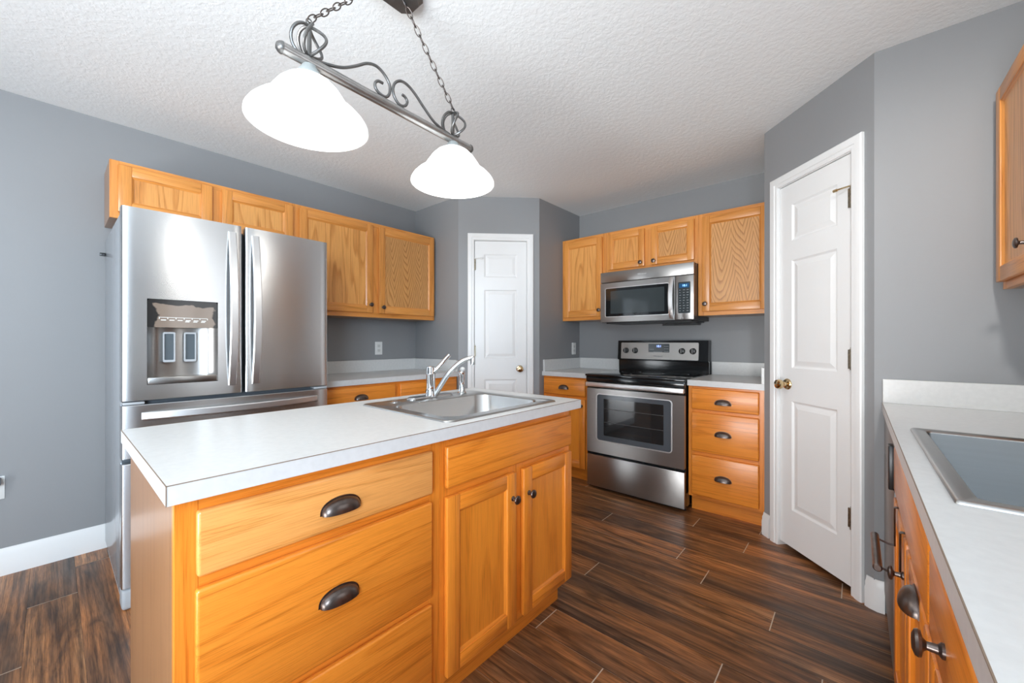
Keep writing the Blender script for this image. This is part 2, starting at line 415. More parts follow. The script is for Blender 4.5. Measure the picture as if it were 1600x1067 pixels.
def text_mesh(name, s, size, mat, parent, loc, rot=(pi/2, 0, 0), depth=0.0004):
    cu = bpy.data.curves.new(name, 'FONT'); cu.body = s; cu.size = size; cu.align_x = 'CENTER'; cu.align_y = 'CENTER'; cu.extrude = depth
    t = bpy.data.objects.new(name, cu); C.objects.link(t)
    bpy.context.view_layer.update()
    dg = bpy.context.evaluated_depsgraph_get()
    me = bpy.data.meshes.new_from_object(t.evaluated_get(dg))
    bpy.data.objects.remove(t); bpy.data.curves.remove(cu)
    me.name = name; me.materials.clear(); me.materials.append(M[mat])
    o = bpy.data.objects.new(name, me); C.objects.link(o); o.parent = parent; o.location = loc; o.rotation_euler = rot
    return o
NB = bmesh.new

# ------------------------------------------------------------------ setting: floor, ceiling, walls
PITCH, Y0, LEN, GAP = 0.1526, 0.083, 1.215, 0.0042
KNOWN = {15: -0.055, 16: -0.481, 17: -0.793, 14: -0.743, 13: -0.577, 12: -0.271, 11: -1.041, 10: -0.092, 9: -0.373, 7: -0.693, -1: -2.771, -2: -2.289, 8: -1.0, 6: -0.2}
def floor_mesh():
    bm = NB(); lay = bm.faces.layers.float.new('plank')
    f = quad(bm, [(-3.5, -2.51, -0.0015), (1.0, -2.51, -0.0015), (1.0, 4.0, -0.0015), (-3.5, 4.0, -0.0015)], 1)
    f = quad(bm, [(-3.5, -2.51, -0.05), (-3.5, 4.0, -0.05), (1.0, 4.0, -0.05), (1.0, -2.51, -0.05)], 1)
    for k in range(-26, 26):
        y0 = Y0 + k*PITCH; y1 = y0 + PITCH
        if y0 < -2.51 or y0 > 4.0: continue
        j = KNOWN.get(k, random.uniform(-1.2, 0))
        x = j
        while x > -3.5: x -= LEN
        while x < 1.0:
            a, b = max(x + GAP/2, -3.5), min(x + LEN - GAP/2, 1.0)
            if b > a:
                f = quad(bm, [(a, y0+0.0006, 0), (b, y0+0.0006, 0), (b, y1-0.0006, 0), (a, y1-0.0006, 0)], 0)
                f[lay] = random.random()
            x += LEN
        quad(bm, [(-3.5, y1-0.0006, -0.0008), (1.0, y1-0.0006, -0.0008), (1.0, y1+0.0006, -0.0008), (-3.5, y1+0.0006, -0.0008)], 2)
    return bm
fl = obj('floor', floor_mesh(), ['plank', 'grout', 'grout_dark'], smooth=0)
struct(fl, 'dark brown wood-look plank tile floor with pale end joints', 'floor')
bm = NB(); box(bm, -3.5, 1.0, -2.52, 4.0, H, H+0.1)
struct(obj('ceiling', bm, 'ceiling', smooth=0), 'white ceiling with knockdown texture above the kitchen', 'ceiling')

T = 0.11
loop = [A0, P1, P2, P3, P4, B1, D1, D2, R1, S0]
def backs(lp):
    n = len(lp); out = []
    for i in range(n):
        p0, p1, p2 = Vector(lp[i-1]), Vector(lp[i]), Vector(lp[(i+1) % n])
        d1 = (p1-p0).normalized(); d2 = (p2-p1).normalized()
        n1 = Vector((-d1.y, d1.x)); n2 = Vector((-d2.y, d2.x))      # outward = left of travel
        nn = (n1+n2).normalized(); k = T / nn.dot(n1); out.append(p1 + nn*k)
    return out
BK = backs(loop)
def wall(i, name, label, op=None, op2=None):
    p, q = Vector(loop[i]), Vector(loop[(i+1) % len(loop)]); bp_, bq = BK[i], BK[(i+1) % len(loop)]
    Lg = (q-p).length
    d = (q-p)/Lg; nrm = Vector((-d.y, d.x))
    bm = NB()
    def seg(s0, s1, z0, z1):
        a, b = p + d*s0, p + d*s1
        a2 = bp_ if s0 == 0 else a + nrm*T
        b2 = bq if s1 == Lg else b + nrm*T
        prism(bm, [a, b, b2, a2], z0, z1)
    if op is None: seg(0, Lg, 0, H)
    else:
        s0, s1, z0, z1 = op
        seg(0, s0, 0, H); seg(s1, op2[0] if op2 else Lg, 0, H); seg(s0, s1, z1, H)
        if z0 > 0: seg(s0, s1, 0, z0)
        if op2:
            s0, s1, z0, z1 = op2
            seg(s1, Lg, 0, H); seg(s0, s1, z1, H); seg(s0, s1, 0, z0)
    return struct(obj(name, bm, 'wall', smooth=0), label, 'wall')
OPEN_P = (0.130, 0.609, 0, 2.075)     # along the pantry diagonal
OPEN_R = (0.113, 0.592, 0, 2.075)     # along the right diagonal
wall(0, 'wall_left', 'long blue-grey wall behind the refrigerator')
wall(1, 'wall_pantry_left', 'narrow grey wall between the left counter and the corner door')
wall(2, 'wall_pantry', 'angled corner wall holding the far white door', OPEN_P)
wall(3, 'wall_pantry_right', 'narrow grey wall between the far corner door and the range wall')
wall(4, 'wall_back', 'dark grey wall behind the range and microwave')
wall(5, 'wall_right_return', 'short grey wall ending the range counter')
wall(6, 'wall_diagonal', 'angled grey wall holding the near white door', OPEN_R)
wall(7, 'wall_right', 'grey wall at the end of the right counter with sink')
LS = 0 + (2.3675+3.6)
wall(8, 'wall_window', 'grey wall behind the right counter', (0.9875, 1.5875, 1.12, 2.12), (3.0675, 4.3675, 0.95, 2.12))
wall(9, 'wall_rear', 'grey wall on the dining side behind the viewer', (0.166, 2.366, 0, 2.13))
def closet(name, pts, label):  # unseen walls added to stop outside light leaking past the doors
    bm = NB(); prism(bm, pts, 0, H); struct(obj(name, bm, 'wall', smooth=0), label, 'wall')
closet('wall_closet_left', [(XA-0.1, 2.44), (XA, 2.44), (XA, 3.62), (-2.245, 3.62), (-2.245, 3.72), (XA-0.1, 3.72)], 'closet wall behind the far corner door')
closet('wall_closet_right', [(-0.316, 3.52), (0.716, 3.52), (0.716, 2.48), (0.826, 2.48), (0.826, 3.62), (-0.316, 3.62)], 'closet wall behind the near white door')
# windows and patio door added outside the picture to light the room
def frame_win(name, label, fn, w_, z0, z1):
    bm = NB()
    t = 0.05
    for a in ((0, t, z0, z1), (w_-t, w_, z0, z1), (w_/2-t/2, w_/2+t/2, z0, z1), (t, w_-t, z0, z0+t), (t, w_-t, z1-t, z1)):
        box(bm, a[0], a[1], 0.02, 0.07, a[2], a[3])
    o = obj(name, bm, 'white', smooth=0); fn(o); struct(o, label, 'window'); return o
def place(o, x, y, rz): o.location = (x, y, 0); o.rotation_euler = (0, 0, rz)
frame_win('window_3', 'white framed window over the right counter', lambda o: place(o, 0.716, 1.38, -pi/2), 0.60, 1.12, 2.12)
frame_win('window_1', 'white framed window on the dining side', lambda o: place(o, 0.716, -0.70, -pi/2), 1.30, 0.95, 2.12)
frame_win('window_2', 'white framed patio door on the dining side', lambda o: place(o, 0.55, -2.4, pi), 2.2, 0.0, 2.13)

# baseboards -------------------------------------------------------
def baseboard(name, pts, label, h=0.135, t=0.014):
    bm = NB()
    P = [Vector(p) for p in pts]; n = len(P); prof = [(0, 0), (t, 0), (t, h*0.62), (t*0.8, h*0.70), (t*0.8, h*0.80), (t*0.45, h*0.9), (t*0.3, h), (0, h)]
    rows = []
    for i in range(n):
        d1 = (P[i]-P[i-1]).normalized() if i > 0 else (P[1]-P[0]).normalized()
        d2 = (P[i+1]-P[i]).normalized() if i < n-1 else d1
        n1, n2 = Vector((d1.y, -d1.x)), Vector((d2.y, -d2.x)); nn = (n1+n2).normalized(); k = 1/nn.dot(n1)
        rows.append([bm.verts.new((P[i].x+nn.x*u*k, P[i].y+nn.y*u*k, z)) for u, z in prof])
    m = len(prof)
    for a, b in zip(rows, rows[1:]):
        for i in range(m): bm.faces.new((a[i], a[(i+1) % m], b[(i+1) % m], b[i]))
    bm.faces.new(rows[0]); bm.faces.new(rows[-1][::-1])
    return struct(obj(name, bm, 'white', smooth=25), label, 'baseboard')
baseboard('baseboard_left', [(XA, -2.39), (XA, 1.11)], 'white baseboard along the wall left of the refrigerator')
u7 = 1/sqrt(2)
def dp(s): return (D1[0]+s*u7, D1[1]-s*u7)
cu = [(D2[0]-0.020*u7*1.2, D2[1]+0.020*u7*1.2)]
baseboard('baseboard_diagonal', [(-0.4294, 2.874), dp(0.0), dp(0.052)], 'short white baseboard between drawer cabinet and near door')
baseboard('baseboard_right', [dp(0.655), dp(0.672), (D2[0]+0.012, D2[1]), (D2[0]+0.034, D2[1])], 'short rounded white baseboard beside the dishwasher')

# ------------------------------------------------------------------ doors
def casing(name, parent_loc, rz, s0, s1, zt, label):
    prof = [(0.0, 0.0), (0.0, 0.009), (0.006, 0.012), (0.018, 0.012), (0.022, 0.016), (0.045, 0.018), (0.052, 0.017), (0.057, 0.013), (0.057, 0.0)]
    bm = NB()
    rows = []
    for (ax, ox), (az, oz) in (((s0, -1), (0, 0)), ((s0, -1), (zt, 1)), ((s1, 1), (zt, 1)), ((s1, 1), (0, 0))):
        rows.append([bm.verts.new((ax+ox*o, -t, az+oz*o)) for o, t in prof])
    m = len(prof)
    for a, b in zip(rows, rows[1:]):
        for i in range(m): bm.faces.new((a[i], a[(i+1) % m], b[(i+1) % m], b[i]))
    bm.faces.new(rows[0]); bm.faces.new(rows[-1])
    # jamb inside the opening, with a stop
    for a in ((s0-0.0075, s0-0.0005, 0, zt), (s1+0.0005, s1+0.0075, 0, zt)):
        box(bm, a[0], a[1], 0.0005, T-0.002, a[2], a[3])
    box(bm, s0-0.0005, s1+0.0005, 0.0005, T-0.002, zt-0.003, zt+0.006)
    o = obj(name, bm, 'white', smooth=25); o.location = (parent_loc[0], parent_loc[1], 0); o.rotation_euler = (0, 0, rz)
    return struct(o, label, 'door frame')
def door(name, loc, rz, s0, s1, label, hinge_right, pins=()):
    e = empty(name, (loc[0], loc[1], 0), rz, label, 'door'); e['kind'] = 'structure'
    z0, z1 = 0.028, 2.060
    bm = NB(); yf, yb = 0.006, 0.041
    a0, a1 = s0+0.085, s1-0.085
    pan = [(0.235, 0.845), (1.030, 1.632), (1.742, 1.946)]
    def q(p): return quad(bm, p)
    xs = [s0, a0, a1, s1]
    zs = [z0] + [z for p in pan for z in p] + [z1]
    for i in range(3):
        for j in range(len(zs)-1):
            if i == 1 and j % 2 == 1:
                r = [(0.0, yf), (0.010, yf+0.007), (0.016, yf+0.007), (0.040, yf+0.001)]
                x_0, x_1, z_0, z_1 = a0, a1, zs[j], zs[j+1]
                for (i0, y0), (i1, y1) in zip(r, r[1:]):
                    o4 = [(x_0+i0, y0, z_0+i0), (x_1-i0, y0, z_0+i0), (x_1-i0, y0, z_1-i0), (x_0+i0, y0, z_1-i0)]
                    n4 = [(x_0+i1, y1, z_0+i1), (x_1-i1, y1, z_0+i1), (x_1-i1, y1, z_1-i1), (x_0+i1, y1, z_1-i1)]
                    for k in range(4): q([o4[k], o4[(k+1) % 4], n4[(k+1) % 4], n4[k]])
                q(n4)
            else:
                q([(xs[i], yf, zs[j]), (xs[i+1], yf, zs[j]), (xs[i+1], yf, zs[j+1]), (xs[i], yf, zs[j+1])])
    q([(s0, yb, z0), (s0, yb, z1), (s1, yb, z1), (s1, yb, z0)])
    q([(s0, yf, z0), (s0, yf, z1), (s0, yb, z1), (s0, yb, z0)]); q([(s1, yf, z0), (s1, yb, z0), (s1, yb, z1), (s1, yf, z1)])
    q([(s0, yf, z1), (s1, yf, z1), (s1, yb, z1), (s0, yb, z1)]); q([(s0, yf, z0), (s0, yb, z0), (s1, yb, z0), (s1, yf, z0)])
    bmesh.ops.remove_doubles(bm, verts=bm.verts, dist=0.0002)
    obj('door_slab', bm, 'white', e, smooth=5)
    kx = s0+0.055 if hinge_right else s1-0.060
    bm = NB(); lathe(bm, [(0.0, -0.004), (0.031, -0.004), (0.031, 0.003), (0.026, 0.008), (0.013, 0.010), (0.011, 0.026), (0.017, 0.032), (0.026, 0.042), (0.028, 0.052), (0.024, 0.062), (0.012, 0.067), (0.0, 0.068)], (kx, yf-0.001, 0.937), '-y', 28)
    obj('door_knob', bm, 'brass', e)
    hx = s1-0.002 if hinge_right else s0+0.002
    sg = -1 if hinge_right else 1; hw = 0.019 if hinge_right else 0.009
    for zc in (1.852, 1.095, 0.352):
        bm = NB()
        box(bm, min(hx, hx+sg*hw), max(hx, hx+sg*hw), -0.001, yf+0.0005, zc-0.045, zc+0.045)
        for k in range(5):
            lathe(bm, [(0.0, zc-0.05+k*0.02), (0.0062, zc-0.05+k*0.02), (0.0062, zc-0.031+k*0.02), (0.0, zc-0.031+k*0.02)], (hx+sg*-0.002, -0.004, 0), 'z', 12)
        lathe(bm, [(0.0, zc+0.05), (0.004, zc+0.05), (0.004, zc+0.056), (0.0, zc+0.056)], (hx+sg*-0.002, -0.004, 0), 'z', 10)
        h = obj('hinge', bm, 'hinge', e)
        if zc > 1.8:
            bm = NB(); tube(bm, [(hx-sg*0.002, -0.006, zc+0.052), (hx+sg*0.030, -0.022, zc+0.050), (hx+sg*0.052, -0.026, zc+0.05)], 0.004, 8)
            lathe(bm, [(0.0, 0), (0.007, 0), (0.007, 0.016), (0.0, 0.018)], (hx+sg*0.052, -0.026, zc+0.05), 'x' if sg > 0 else '-x', 12)
            obj('door_stop', bm, 'plastic_white' if not hinge_right else 'brass', h)
    return e
casing('trim_1', P2, pi/4, 0.138, 0.601, 2.067, 'white moulded casing around the far corner door')
casing('trim_2', D1, -pi/4, 0.121, 0.584, 2.067, 'white moulded casing around the near right door')
door('door_1', P2, pi/4, 0.1405, 0.5985, 'far white three-panel door in the angled corner, knob on its right', False)
door('door_2', D1, -pi/4, 0.1235, 0.5815, 'near white three-panel door beside the dishwasher, knob on its left', True)

# ------------------------------------------------------------------ hardware
def cup_bm(a=0.049, b=0.026, c=0.034):
    bm = NB(); nu, nv = 20, 8; grid = []
    for i in range(nu+1):
        u = pi*i/nu; row = []
        for j in range(nv+1):
            v = pi/2*j/nv      # 0 = front lip, pi/2 = against the wood at the top
            s = sin(u)**0.75
            row.append(bm.verts.new((-a*cos(u), -b*s*cos(v)-0.001, c*s*sin(v)-0.014)))
        grid.append(row)
    for i in range(nu):
        for j in range(nv):
            if i in (0,) and False: continue
            bm.faces.new((grid[i][j], grid[i+1][j], grid[i+1][j+1], grid[i][j+1]))
    bmesh.ops.remove_doubles(bm, verts=bm.verts, dist=1e-5)
    r = bmesh.ops.solidify(bm, geom=list(bm.faces), thickness=0.0016)
    # thin mounting rim
    pts = [(-(a+0.003)*cos(pi*i/20), (c+0.003)*(sin(pi*i/20)**0.75)-0.014) for i in range(21)]
    inn = [(-(a-0.002)*cos(pi*i/20), (c-0.002)*(sin(pi*i/20)**0.75)-0.014) for i in range(21)]
    for i in range(20):
        for y in (0.0, -0.002):
            quad(bm, [(pts[i][0], y, pts[i][1]), (pts[i+1][0], y, pts[i+1][1]), (inn[i+1][0], y, inn[i+1][1]), (inn[i][0], y, inn[i][1])])
        quad(bm, [(pts[i][0], 0, pts[i][1]), (pts[i+1][0], 0, pts[i+1][1]), (pts[i+1][0], -0.002, pts[i+1][1]), (pts[i][0], -0.002, pts[i][1])])
    return bm
CUP = None; KNOB = None
def cup(parent, x, y, z):
    global CUP
    if CUP is None:
        o = obj('cup_pull', cup_bm(), 'bronze', parent, smooth=50); CUP = o.data
    else:
        o = bpy.data.objects.new('cup_pull', CUP); C.objects.link(o); o.parent = parent
    o.location = (x, y, z); return o
def knob(parent, x, y, z, k=1.0):
    global KNOB
    if KNOB is None:
        bm = NB(); lathe(bm, [(0.0, 0.0), (0.0095, 0.0), (0.0095, 0.003), (0.006, 0.006), (0.0052, 0.016), (0.008, 0.019), (0.0155, 0.021), (0.0165, 0.024), (0.015, 0.027), (0.009, 0.0295), (0.0, 0.030)], (0, 0, 0), '-y', 24)
        o = obj('knob', bm, 'bronze', parent, smooth=40); KNOB = o.data
    else:
        o = bpy.data.objects.new('knob', KNOB); C.objects.link(o); o.parent = parent
    o.location = (x, y, z); o.scale = (k, k, k); return o

# ------------------------------------------------------------------ cabinets (local frame: x along the front, -y to the room, z up)
DT = 0.019
FIN = ''
def cab_door(parent, x0, x1, z0, z1, kn=None, ksc=1.0, y=0.0, st=0.054, pm=None):
    bm = NB()
    yf = y-DT-0.001; yb = y-0.001
    box(bm, x0, x0+st, yf, yb, z0, z1, 0.004, 0); box(bm, x1-st, x1, yf, yb, z0, z1, 0.004, 0)
    box(bm, x0+st-0.0005, x1-st+0.0005, yf+0.0004, yb, z0, z0+st, 0.004, 1); box(bm, x0+st-0.0005, x1-st+0.0005, yf+0.0004, yb, z1-st, z1, 0.004, 1)
    # inner moulding: a small cove around the panel
    i0, i1, j0, j1 = x0+st, x1-st, z0+st, z1-st; c = 0.009
    o4 = [(i0, yf+0.004, j0), (i1, yf+0.004, j0), (i1, yf+0.004, j1), (i0, yf+0.004, j1)]
    n4 = [(i0+c, yf+0.0105, j0+c), (i1-c, yf+0.0105, j0+c), (i1-c, yf+0.0105, j1-c), (i0+c, yf+0.0105, j1-c)]
    for k in range(4): quad(bm, [o4[k], o4[(k+1) % 4], n4[(k+1) % 4], n4[k]], 1 if k % 2 == 0 else 0)
    d = obj('door', bm, ['oak_'+FIN+'v', 'oak_'+FIN+'h'], parent, smooth=30)
    bm = NB(); box(bm, i0-0.004, i1+0.004, yf+0.0105, yb-0.002, j0-0.004, j1+0.004)
    obj('door_panel', bm, pm or 'oak_'+FIN+'pl', d, smooth=0)
    if kn: knob(d, kn[0], yf, kn[1], ksc)
    return d
def cab_drawer(parent, x0, x1, z0, z1, pull=None, y=0.0, kn=None, name='drawer_front', mat='oak_h'):
    bm = NB(); yf = y-DT-0.001
    box(bm, x0, x1, yf, y-0.001, z0, z1, 0.0065, 0, 3)
    d = obj(name, bm, mat, parent, smooth=40)
    if pull: cup(d, pull[0], yf, pull[1])
    if kn: knob(d, kn[0], yf, kn[1], kn[2])
    return d
def carcass(parent, w_, d_, z0, z1, rails, stiles=(), toe=None, sw=0.038, fr_top=0.038, fr_bot=0.038, end='oak_e', toe_in=(0, 0), toe_rec=0.075, closed=1, end_=None):
    """box with a face frame; rails: list of (z0,z1) cross rails; stiles: list of (x0,x1) middle stiles"""
    bm = NB()
    for a in ((0.0, 0.016, 0.0185, d_, z0, z1), (w_-0.016, w_, 0.0185, d_, z0, z1), (0.016, w_-0.016, 0.0185, d_, z0, z0+0.016), (0.016, w_-0.016, d_-0.012, d_, z0+0.016, z1)): box(bm, *a)
    if closed: box(bm, 0.016, w_-0.016, 0.0185, d_-0.012, z1-0.016, z1)
    obj('carcass', bm, end, parent, smooth=0)
    bm = NB()
    box(bm, 0, sw, 0, 0.019, z0, z1, 0.001, 0); box(bm, w_-sw, w_, 0, 0.019, z0, z1, 0.001, 0)
    box(bm, sw, w_-sw, 0.0006, 0.019, z1-fr_top, z1, 0, 1); box(bm, sw, w_-sw, 0.0006, 0.019, z0, z0+fr_bot, 0, 1)
    for a, b in rails: box(bm, sw, w_-sw, 0.0006, 0.019, a-0.014, b+0.014, 0, 1)
    for a, b in stiles: box(bm, a-0.012, b+0.012, 0.0003, 0.019, z0+fr_bot, z1-fr_top, 0, 0)
    obj('face_frame', bm, ['oak_'+FIN+'v', 'oak_'+FIN+'h'], parent, smooth=0)
    if toe is not None:
        bm = NB(); box(bm, toe_in[0], w_-toe_in[1], toe_rec, d_-0.002, 0.0, z0-0.0003, 0, 0); obj('toe_kick', bm, 'oak_h', parent, smooth=0)
R90 = pi/2
# wall cabinets on the left wall (front faces +X): local x = world Y
XFA = -2.955; FIN = 'u'
c = empty('wall_cabinet', (XFA, 0.200, 1.830), R90, 'low oak wall cabinet with two doors above the stainless refrigerator', 'cabinet', 'oak wall cabinets')
carcass(c, 0.910, 0.300, 0, 0.304, [], [(0.43, 0.478)])
cab_door(c, 0.030, 0.437, 0.032, 0.281); cab_door(c, 0.485, 0.892, 0.032, 0.281)
c = empty('wall_cabinet', (XFA, 1.111, 1.372), R90, 'tall oak wall cabinet with two doors right of the refrigerator', 'cabinet', 'oak wall cabinets')
carcass(c, 1.205, 0.300, 0, 0.762, [], [(0.56, 0.645)])
cab_door(c, 0.022, 0.583, 0.035, 0.738, (0.556, 0.100)); cab_door(c, 0.634, 1.192, 0.035, 0.738, (0.665, 0.085), pm='oak_p')
# wall cabinets on the back wall (front faces -Y)
YFB = 3.202
c = empty('wall_cabinet', (-2.1295, YFB, 1.372), 0, 'narrow oak wall cabinet with one door left of the microwave', 'cabinet', 'oak wall cabinets')
carcass(c, 0.456, 0.303, 0, 0.762, [])
cab_door(c, 0.022, 0.424, 0.030, 0.730, (0.400, 0.085))
c = empty('wall_cabinet', (-1.672, YFB, 1.768), 0, 'short oak wall cabinet with two small doors above the microwave', 'cabinet', 'oak wall cabinets')
carcass(c, 0.762, 0.303, 0, 0.366, [], [(0.345, 0.415)])
cab_door(c, 0.022, 0.350, 0.032, 0.340, (0.322, 0.062), st=0.048); cab_door(c, 0.408, 0.737, 0.032, 0.340, (0.432, 0.060), st=0.048, pm='oak_p')
c = empty('wall_cabinet', (-0.9095, YFB, 1.372), 0, 'oak wall cabinet with one wide door right of the microwave', 'cabinet', 'oak wall cabinets')
carcass(c, 0.4785, 0.303, 0, 0.762, [])
cab_door(c, 0.030, 0.462, 0.030, 0.735, (0.055, 0.085), pm='oak_p')
# wall cabinet on the right (front faces -X): local x = -Y
c = empty('wall_cabinet', (0.411, 2.325, 1.372), -R90, 'oak wall cabinet above the right counter, cut off by the picture edge', 'cabinet', 'oak wall cabinets')
carcass(c, 0.460, 0.303, 0, 0.762, [])
cab_door(c, 0.012, 0.445, 0.026, 0.735, (0.388, 0.108))

FIN = ''
# base cabinets, left wall
XBA = -2.652
c = empty('base_cabinet', (XBA, 1.110, 0), R90, 'oak base cabinet with two drawers under the left wall counter', 'cabinet', 'oak base cabinets')
carcass(c, 1.215, 0.606, 0.115, 0.876, [(0.700, 0.722)], [(0.575, 0.650)], toe=True)
cab_drawer(c, 0.040, 0.592, 0.712, 0.858, (0.316, 0.785)); cab_drawer(c, 0.635, 1.198, 0.712, 0.858, (0.917, 0.785))
cab_door(c, 0.040, 0.592, 0.135, 0.692, (0.566, 0.62)); cab_door(c, 0.635, 1.198, 0.135, 0.692, (0.660, 0.62))
# base cabinets, back wall
YBB = 2.897
c = empty('base_cabinet', (-2.1295, YBB, 0), 0, 'narrow oak base cabinet with drawer and door left of the range', 'cabinet', 'oak base cabinets')
carcass(c, 0.4595, 0.608, 0.115, 0.876, [(0.696, 0.718)], toe=True)
cab_drawer(c, 0.014, 0.434, 0.720, 0.857, (0.224, 0.785)); cab_door(c, 0.014, 0.434, 0.122, 0.694, (0.405, 0.645))
c = empty('base_cabinet', (-0.8865, YBB, 0), 0, 'oak base cabinet with three drawers right of the range', 'cabinet', 'oak base cabinets')
carcass(c, 0.4555, 0.608, 0.115, 0.876, [(0.700, 0.715), (0.408, 0.430)], toe=True)
cab_drawer(c, 0.024, 0.424, 0.718, 0.858, (0.221, 0.775)); cab_drawer(c, 0.024, 0.424, 0.430, 0.696, (0.221, 0.565)); cab_drawer(c, 0.024, 0.424, 0.132, 0.405, (0.221, 0.272))
# island (front faces +X)
XI = -1.003
c = empty('island_cabinet', (XI, 0.156, 0), R90, 'large oak island cabinet with three drawers and pale laminate end panel', 'cabinet', 'oak island cabinets')
carcass(c, 0.650, 0.640, 0.085, 0.8755, [(0.690, 0.712), (0.370, 0.395)], toe=True, toe_rec=0.035)
d_ = cab_drawer(c, 0.033, 0.612, 0.710, 0.842, (0.322, 0.768), mat='oak_hp'); d_['label'] = 'paler oak top drawer front'; cab_drawer(c, 0.031, 0.610, 0.393, 0.686, (0.318, 0.545)); cab_drawer(c, 0.031, 0.610, 0.103, 0.371, (0.318, 0.243))
c = empty('island_cabinet', (XI, 0.8065, 0), R90, 'oak island cabinet with two doors below the island sink', 'cabinet', 'oak island cabinets')
carcass(c, 0.752, 0.640, 0.085, 0.8755, [(0.685, 0.708)], [(0.345, 0.410)], closed=0, toe=True, toe_in=(0, 0.04), toe_rec=0.035)
cab_drawer(c, 0.017, 0.744, 0.708, 0.842, name='false_front')
cab_door(c, 0.017, 0.358, 0.105, 0.680, (0.335, 0.585)); cab_door(c, 0.402, 0.746, 0.105, 0.680, (0.432, 0.580))
# right counter base cabinets (front faces -X)
XR = 0.1065
c = empty('base_cabinet', (XR, 1.750, 0), -R90, 'oak sink base cabinet beside the dishwasher, towel bar over its door', 'cabinet', 'oak base cabinets')
carcass(c, 0.826, 0.606, 0.115, 0.876, [(0.690, 0.712)], [(0.39, 0.435)], closed=0, toe=True)
cab_drawer(c, 0.014, 0.812, 0.712, 0.850, name='false_front')
cab_door(c, 0.014, 0.405, 0.125, 0.690, (0.375, 0.600)); d_ = cab_door(c, 0.430, 0.812, 0.125, 0.690); cup(d_, 0.650, -DT-0.001, 0.676)
c = empty('base_cabinet', (XR, 0.923, 0), -R90, 'oak base cabinet nearest the viewer under the right counter, knob on top drawer', 'cabinet', 'oak base cabinets')
carcass(c, 0.400, 0.606, 0.115, 0.876, [(0.690, 0.712)], toe=True)
cab_drawer(c, 0.003, 0.385, 0.712, 0.850, kn=(0.158, 0.772, 1.05)); cab_door(c, 0.003, 0.385, 0.125, 0.690, None)

# ------------------------------------------------------------------ countertops
def seam_box(bm, x0, x1, y0, y1, z0, z1): box(bm, x0, x1, y0, y1, z0, z1, 0, 2)
ZT, ZC = 0.876, 0.914
def counter(bm, x0, x1, y0, y1, hole=None, fronts='', mi=0):
    """slab with an optional rectangular cut-out; mi 1 on the front faces"""
    xs = [x0, x1] if not hole else [x0, hole[0], hole[1], x1]
    ys = [y0, y1] if not hole else [y0, hole[2], hole[3], y1]
    nx, ny = len(xs)-1, len(ys)-1
    for i in range(nx):
        for j in range(ny):
            if hole and i == 1 and j == 1: continue
            quad(bm, [(xs[i], ys[j], ZC), (xs[i+1], ys[j], ZC), (xs[i+1], ys[j+1], ZC), (xs[i], ys[j+1], ZC)], 0)
            quad(bm, [(xs[i], ys[j], ZT), (xs[i], ys[j+1], ZT), (xs[i+1], ys[j+1], ZT), (xs[i+1], ys[j], ZT)], 0)
    for k in range(ny):
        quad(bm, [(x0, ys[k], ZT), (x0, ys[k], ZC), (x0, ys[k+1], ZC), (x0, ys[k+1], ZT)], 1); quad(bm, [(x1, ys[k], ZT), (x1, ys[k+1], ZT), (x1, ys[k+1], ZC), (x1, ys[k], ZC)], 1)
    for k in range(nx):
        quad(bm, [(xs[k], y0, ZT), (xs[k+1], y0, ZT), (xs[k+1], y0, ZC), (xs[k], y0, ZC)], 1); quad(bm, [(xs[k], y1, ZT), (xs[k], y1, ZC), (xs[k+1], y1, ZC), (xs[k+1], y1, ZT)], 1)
    if hole:
        a, b, c_, d = hole
        for p, q in (((a, c_), (b, c_)), ((b, c_), (b, d)), ((b, d), (a, d)), ((a, d), (a, c_))):
            quad(bm, [(p[0], p[1], ZT), (q[0], q[1], ZT), (q[0], q[1], ZC), (p[0], p[1], ZC)], 0)
    bmesh.ops.remove_doubles(bm, verts=bm.verts, dist=1e-5)
SEAM = 0.0009
def top_thing(name, label, x0, x1, y0, y1, hole=None, seams='', splashes=()):
    e = empty(name, ((x0+x1)/2, (y0+y1)/2, ZT), 0, label, 'countertop')
    off = Vector((-(x0+x1)/2, -(y0+y1)/2, -ZT))
    bm = NB(); counter(bm, x0, x1, y0, y1, hole); bmesh.ops.translate(bm, verts=bm.verts, vec=off)
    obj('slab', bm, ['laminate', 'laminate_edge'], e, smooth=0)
    bm = NB(); t = 0.0007
    if 'x+' in seams: box(bm, x1-SEAM, x1+t, y0, y1, ZC-SEAM*1.6, ZC+0.0002)
    if 'x-' in seams: box(bm, x0-t, x0+SEAM, y0, y1, ZC-SEAM*1.6, ZC+0.0002)
    if 'y-' in seams: box(bm, x0, x1, y0-t, y0+SEAM, ZC-SEAM*1.6, ZC+0.0002)
    if 'y+' in seams: box(bm, x0, x1, y1-SEAM, y1+t, ZC-SEAM*1.6, ZC+0.0002)
    if 'x+' in seams and 'y-' in seams: box(bm, x1-SEAM, x1+t, y0-t, y0+SEAM, ZT, ZC)
    if len(bm.verts):
        bmesh.ops.translate(bm, verts=bm.verts, vec=off); obj('edge_seam', bm, 'seam', e, smooth=0)
    else: bm.free()
    for s in splashes:
        bm = NB(); box(bm, s[0], s[1], s[2], s[3], ZC+0.0002, ZC+0.1016, 0.0012, 0, 1)
        bmesh.ops.translate(bm, verts=bm.verts, vec=off); obj('backsplash', bm, 'laminate', e, smooth=0)
    return e
g = 0.0008
top_thing('island_countertop', 'white laminate island countertop with brown edge seam and inset sink', -1.665, -0.952, 0.137, 1.580, (-1.530, -1.015, 0.858, 1.442), 'x+ y- x- y+')
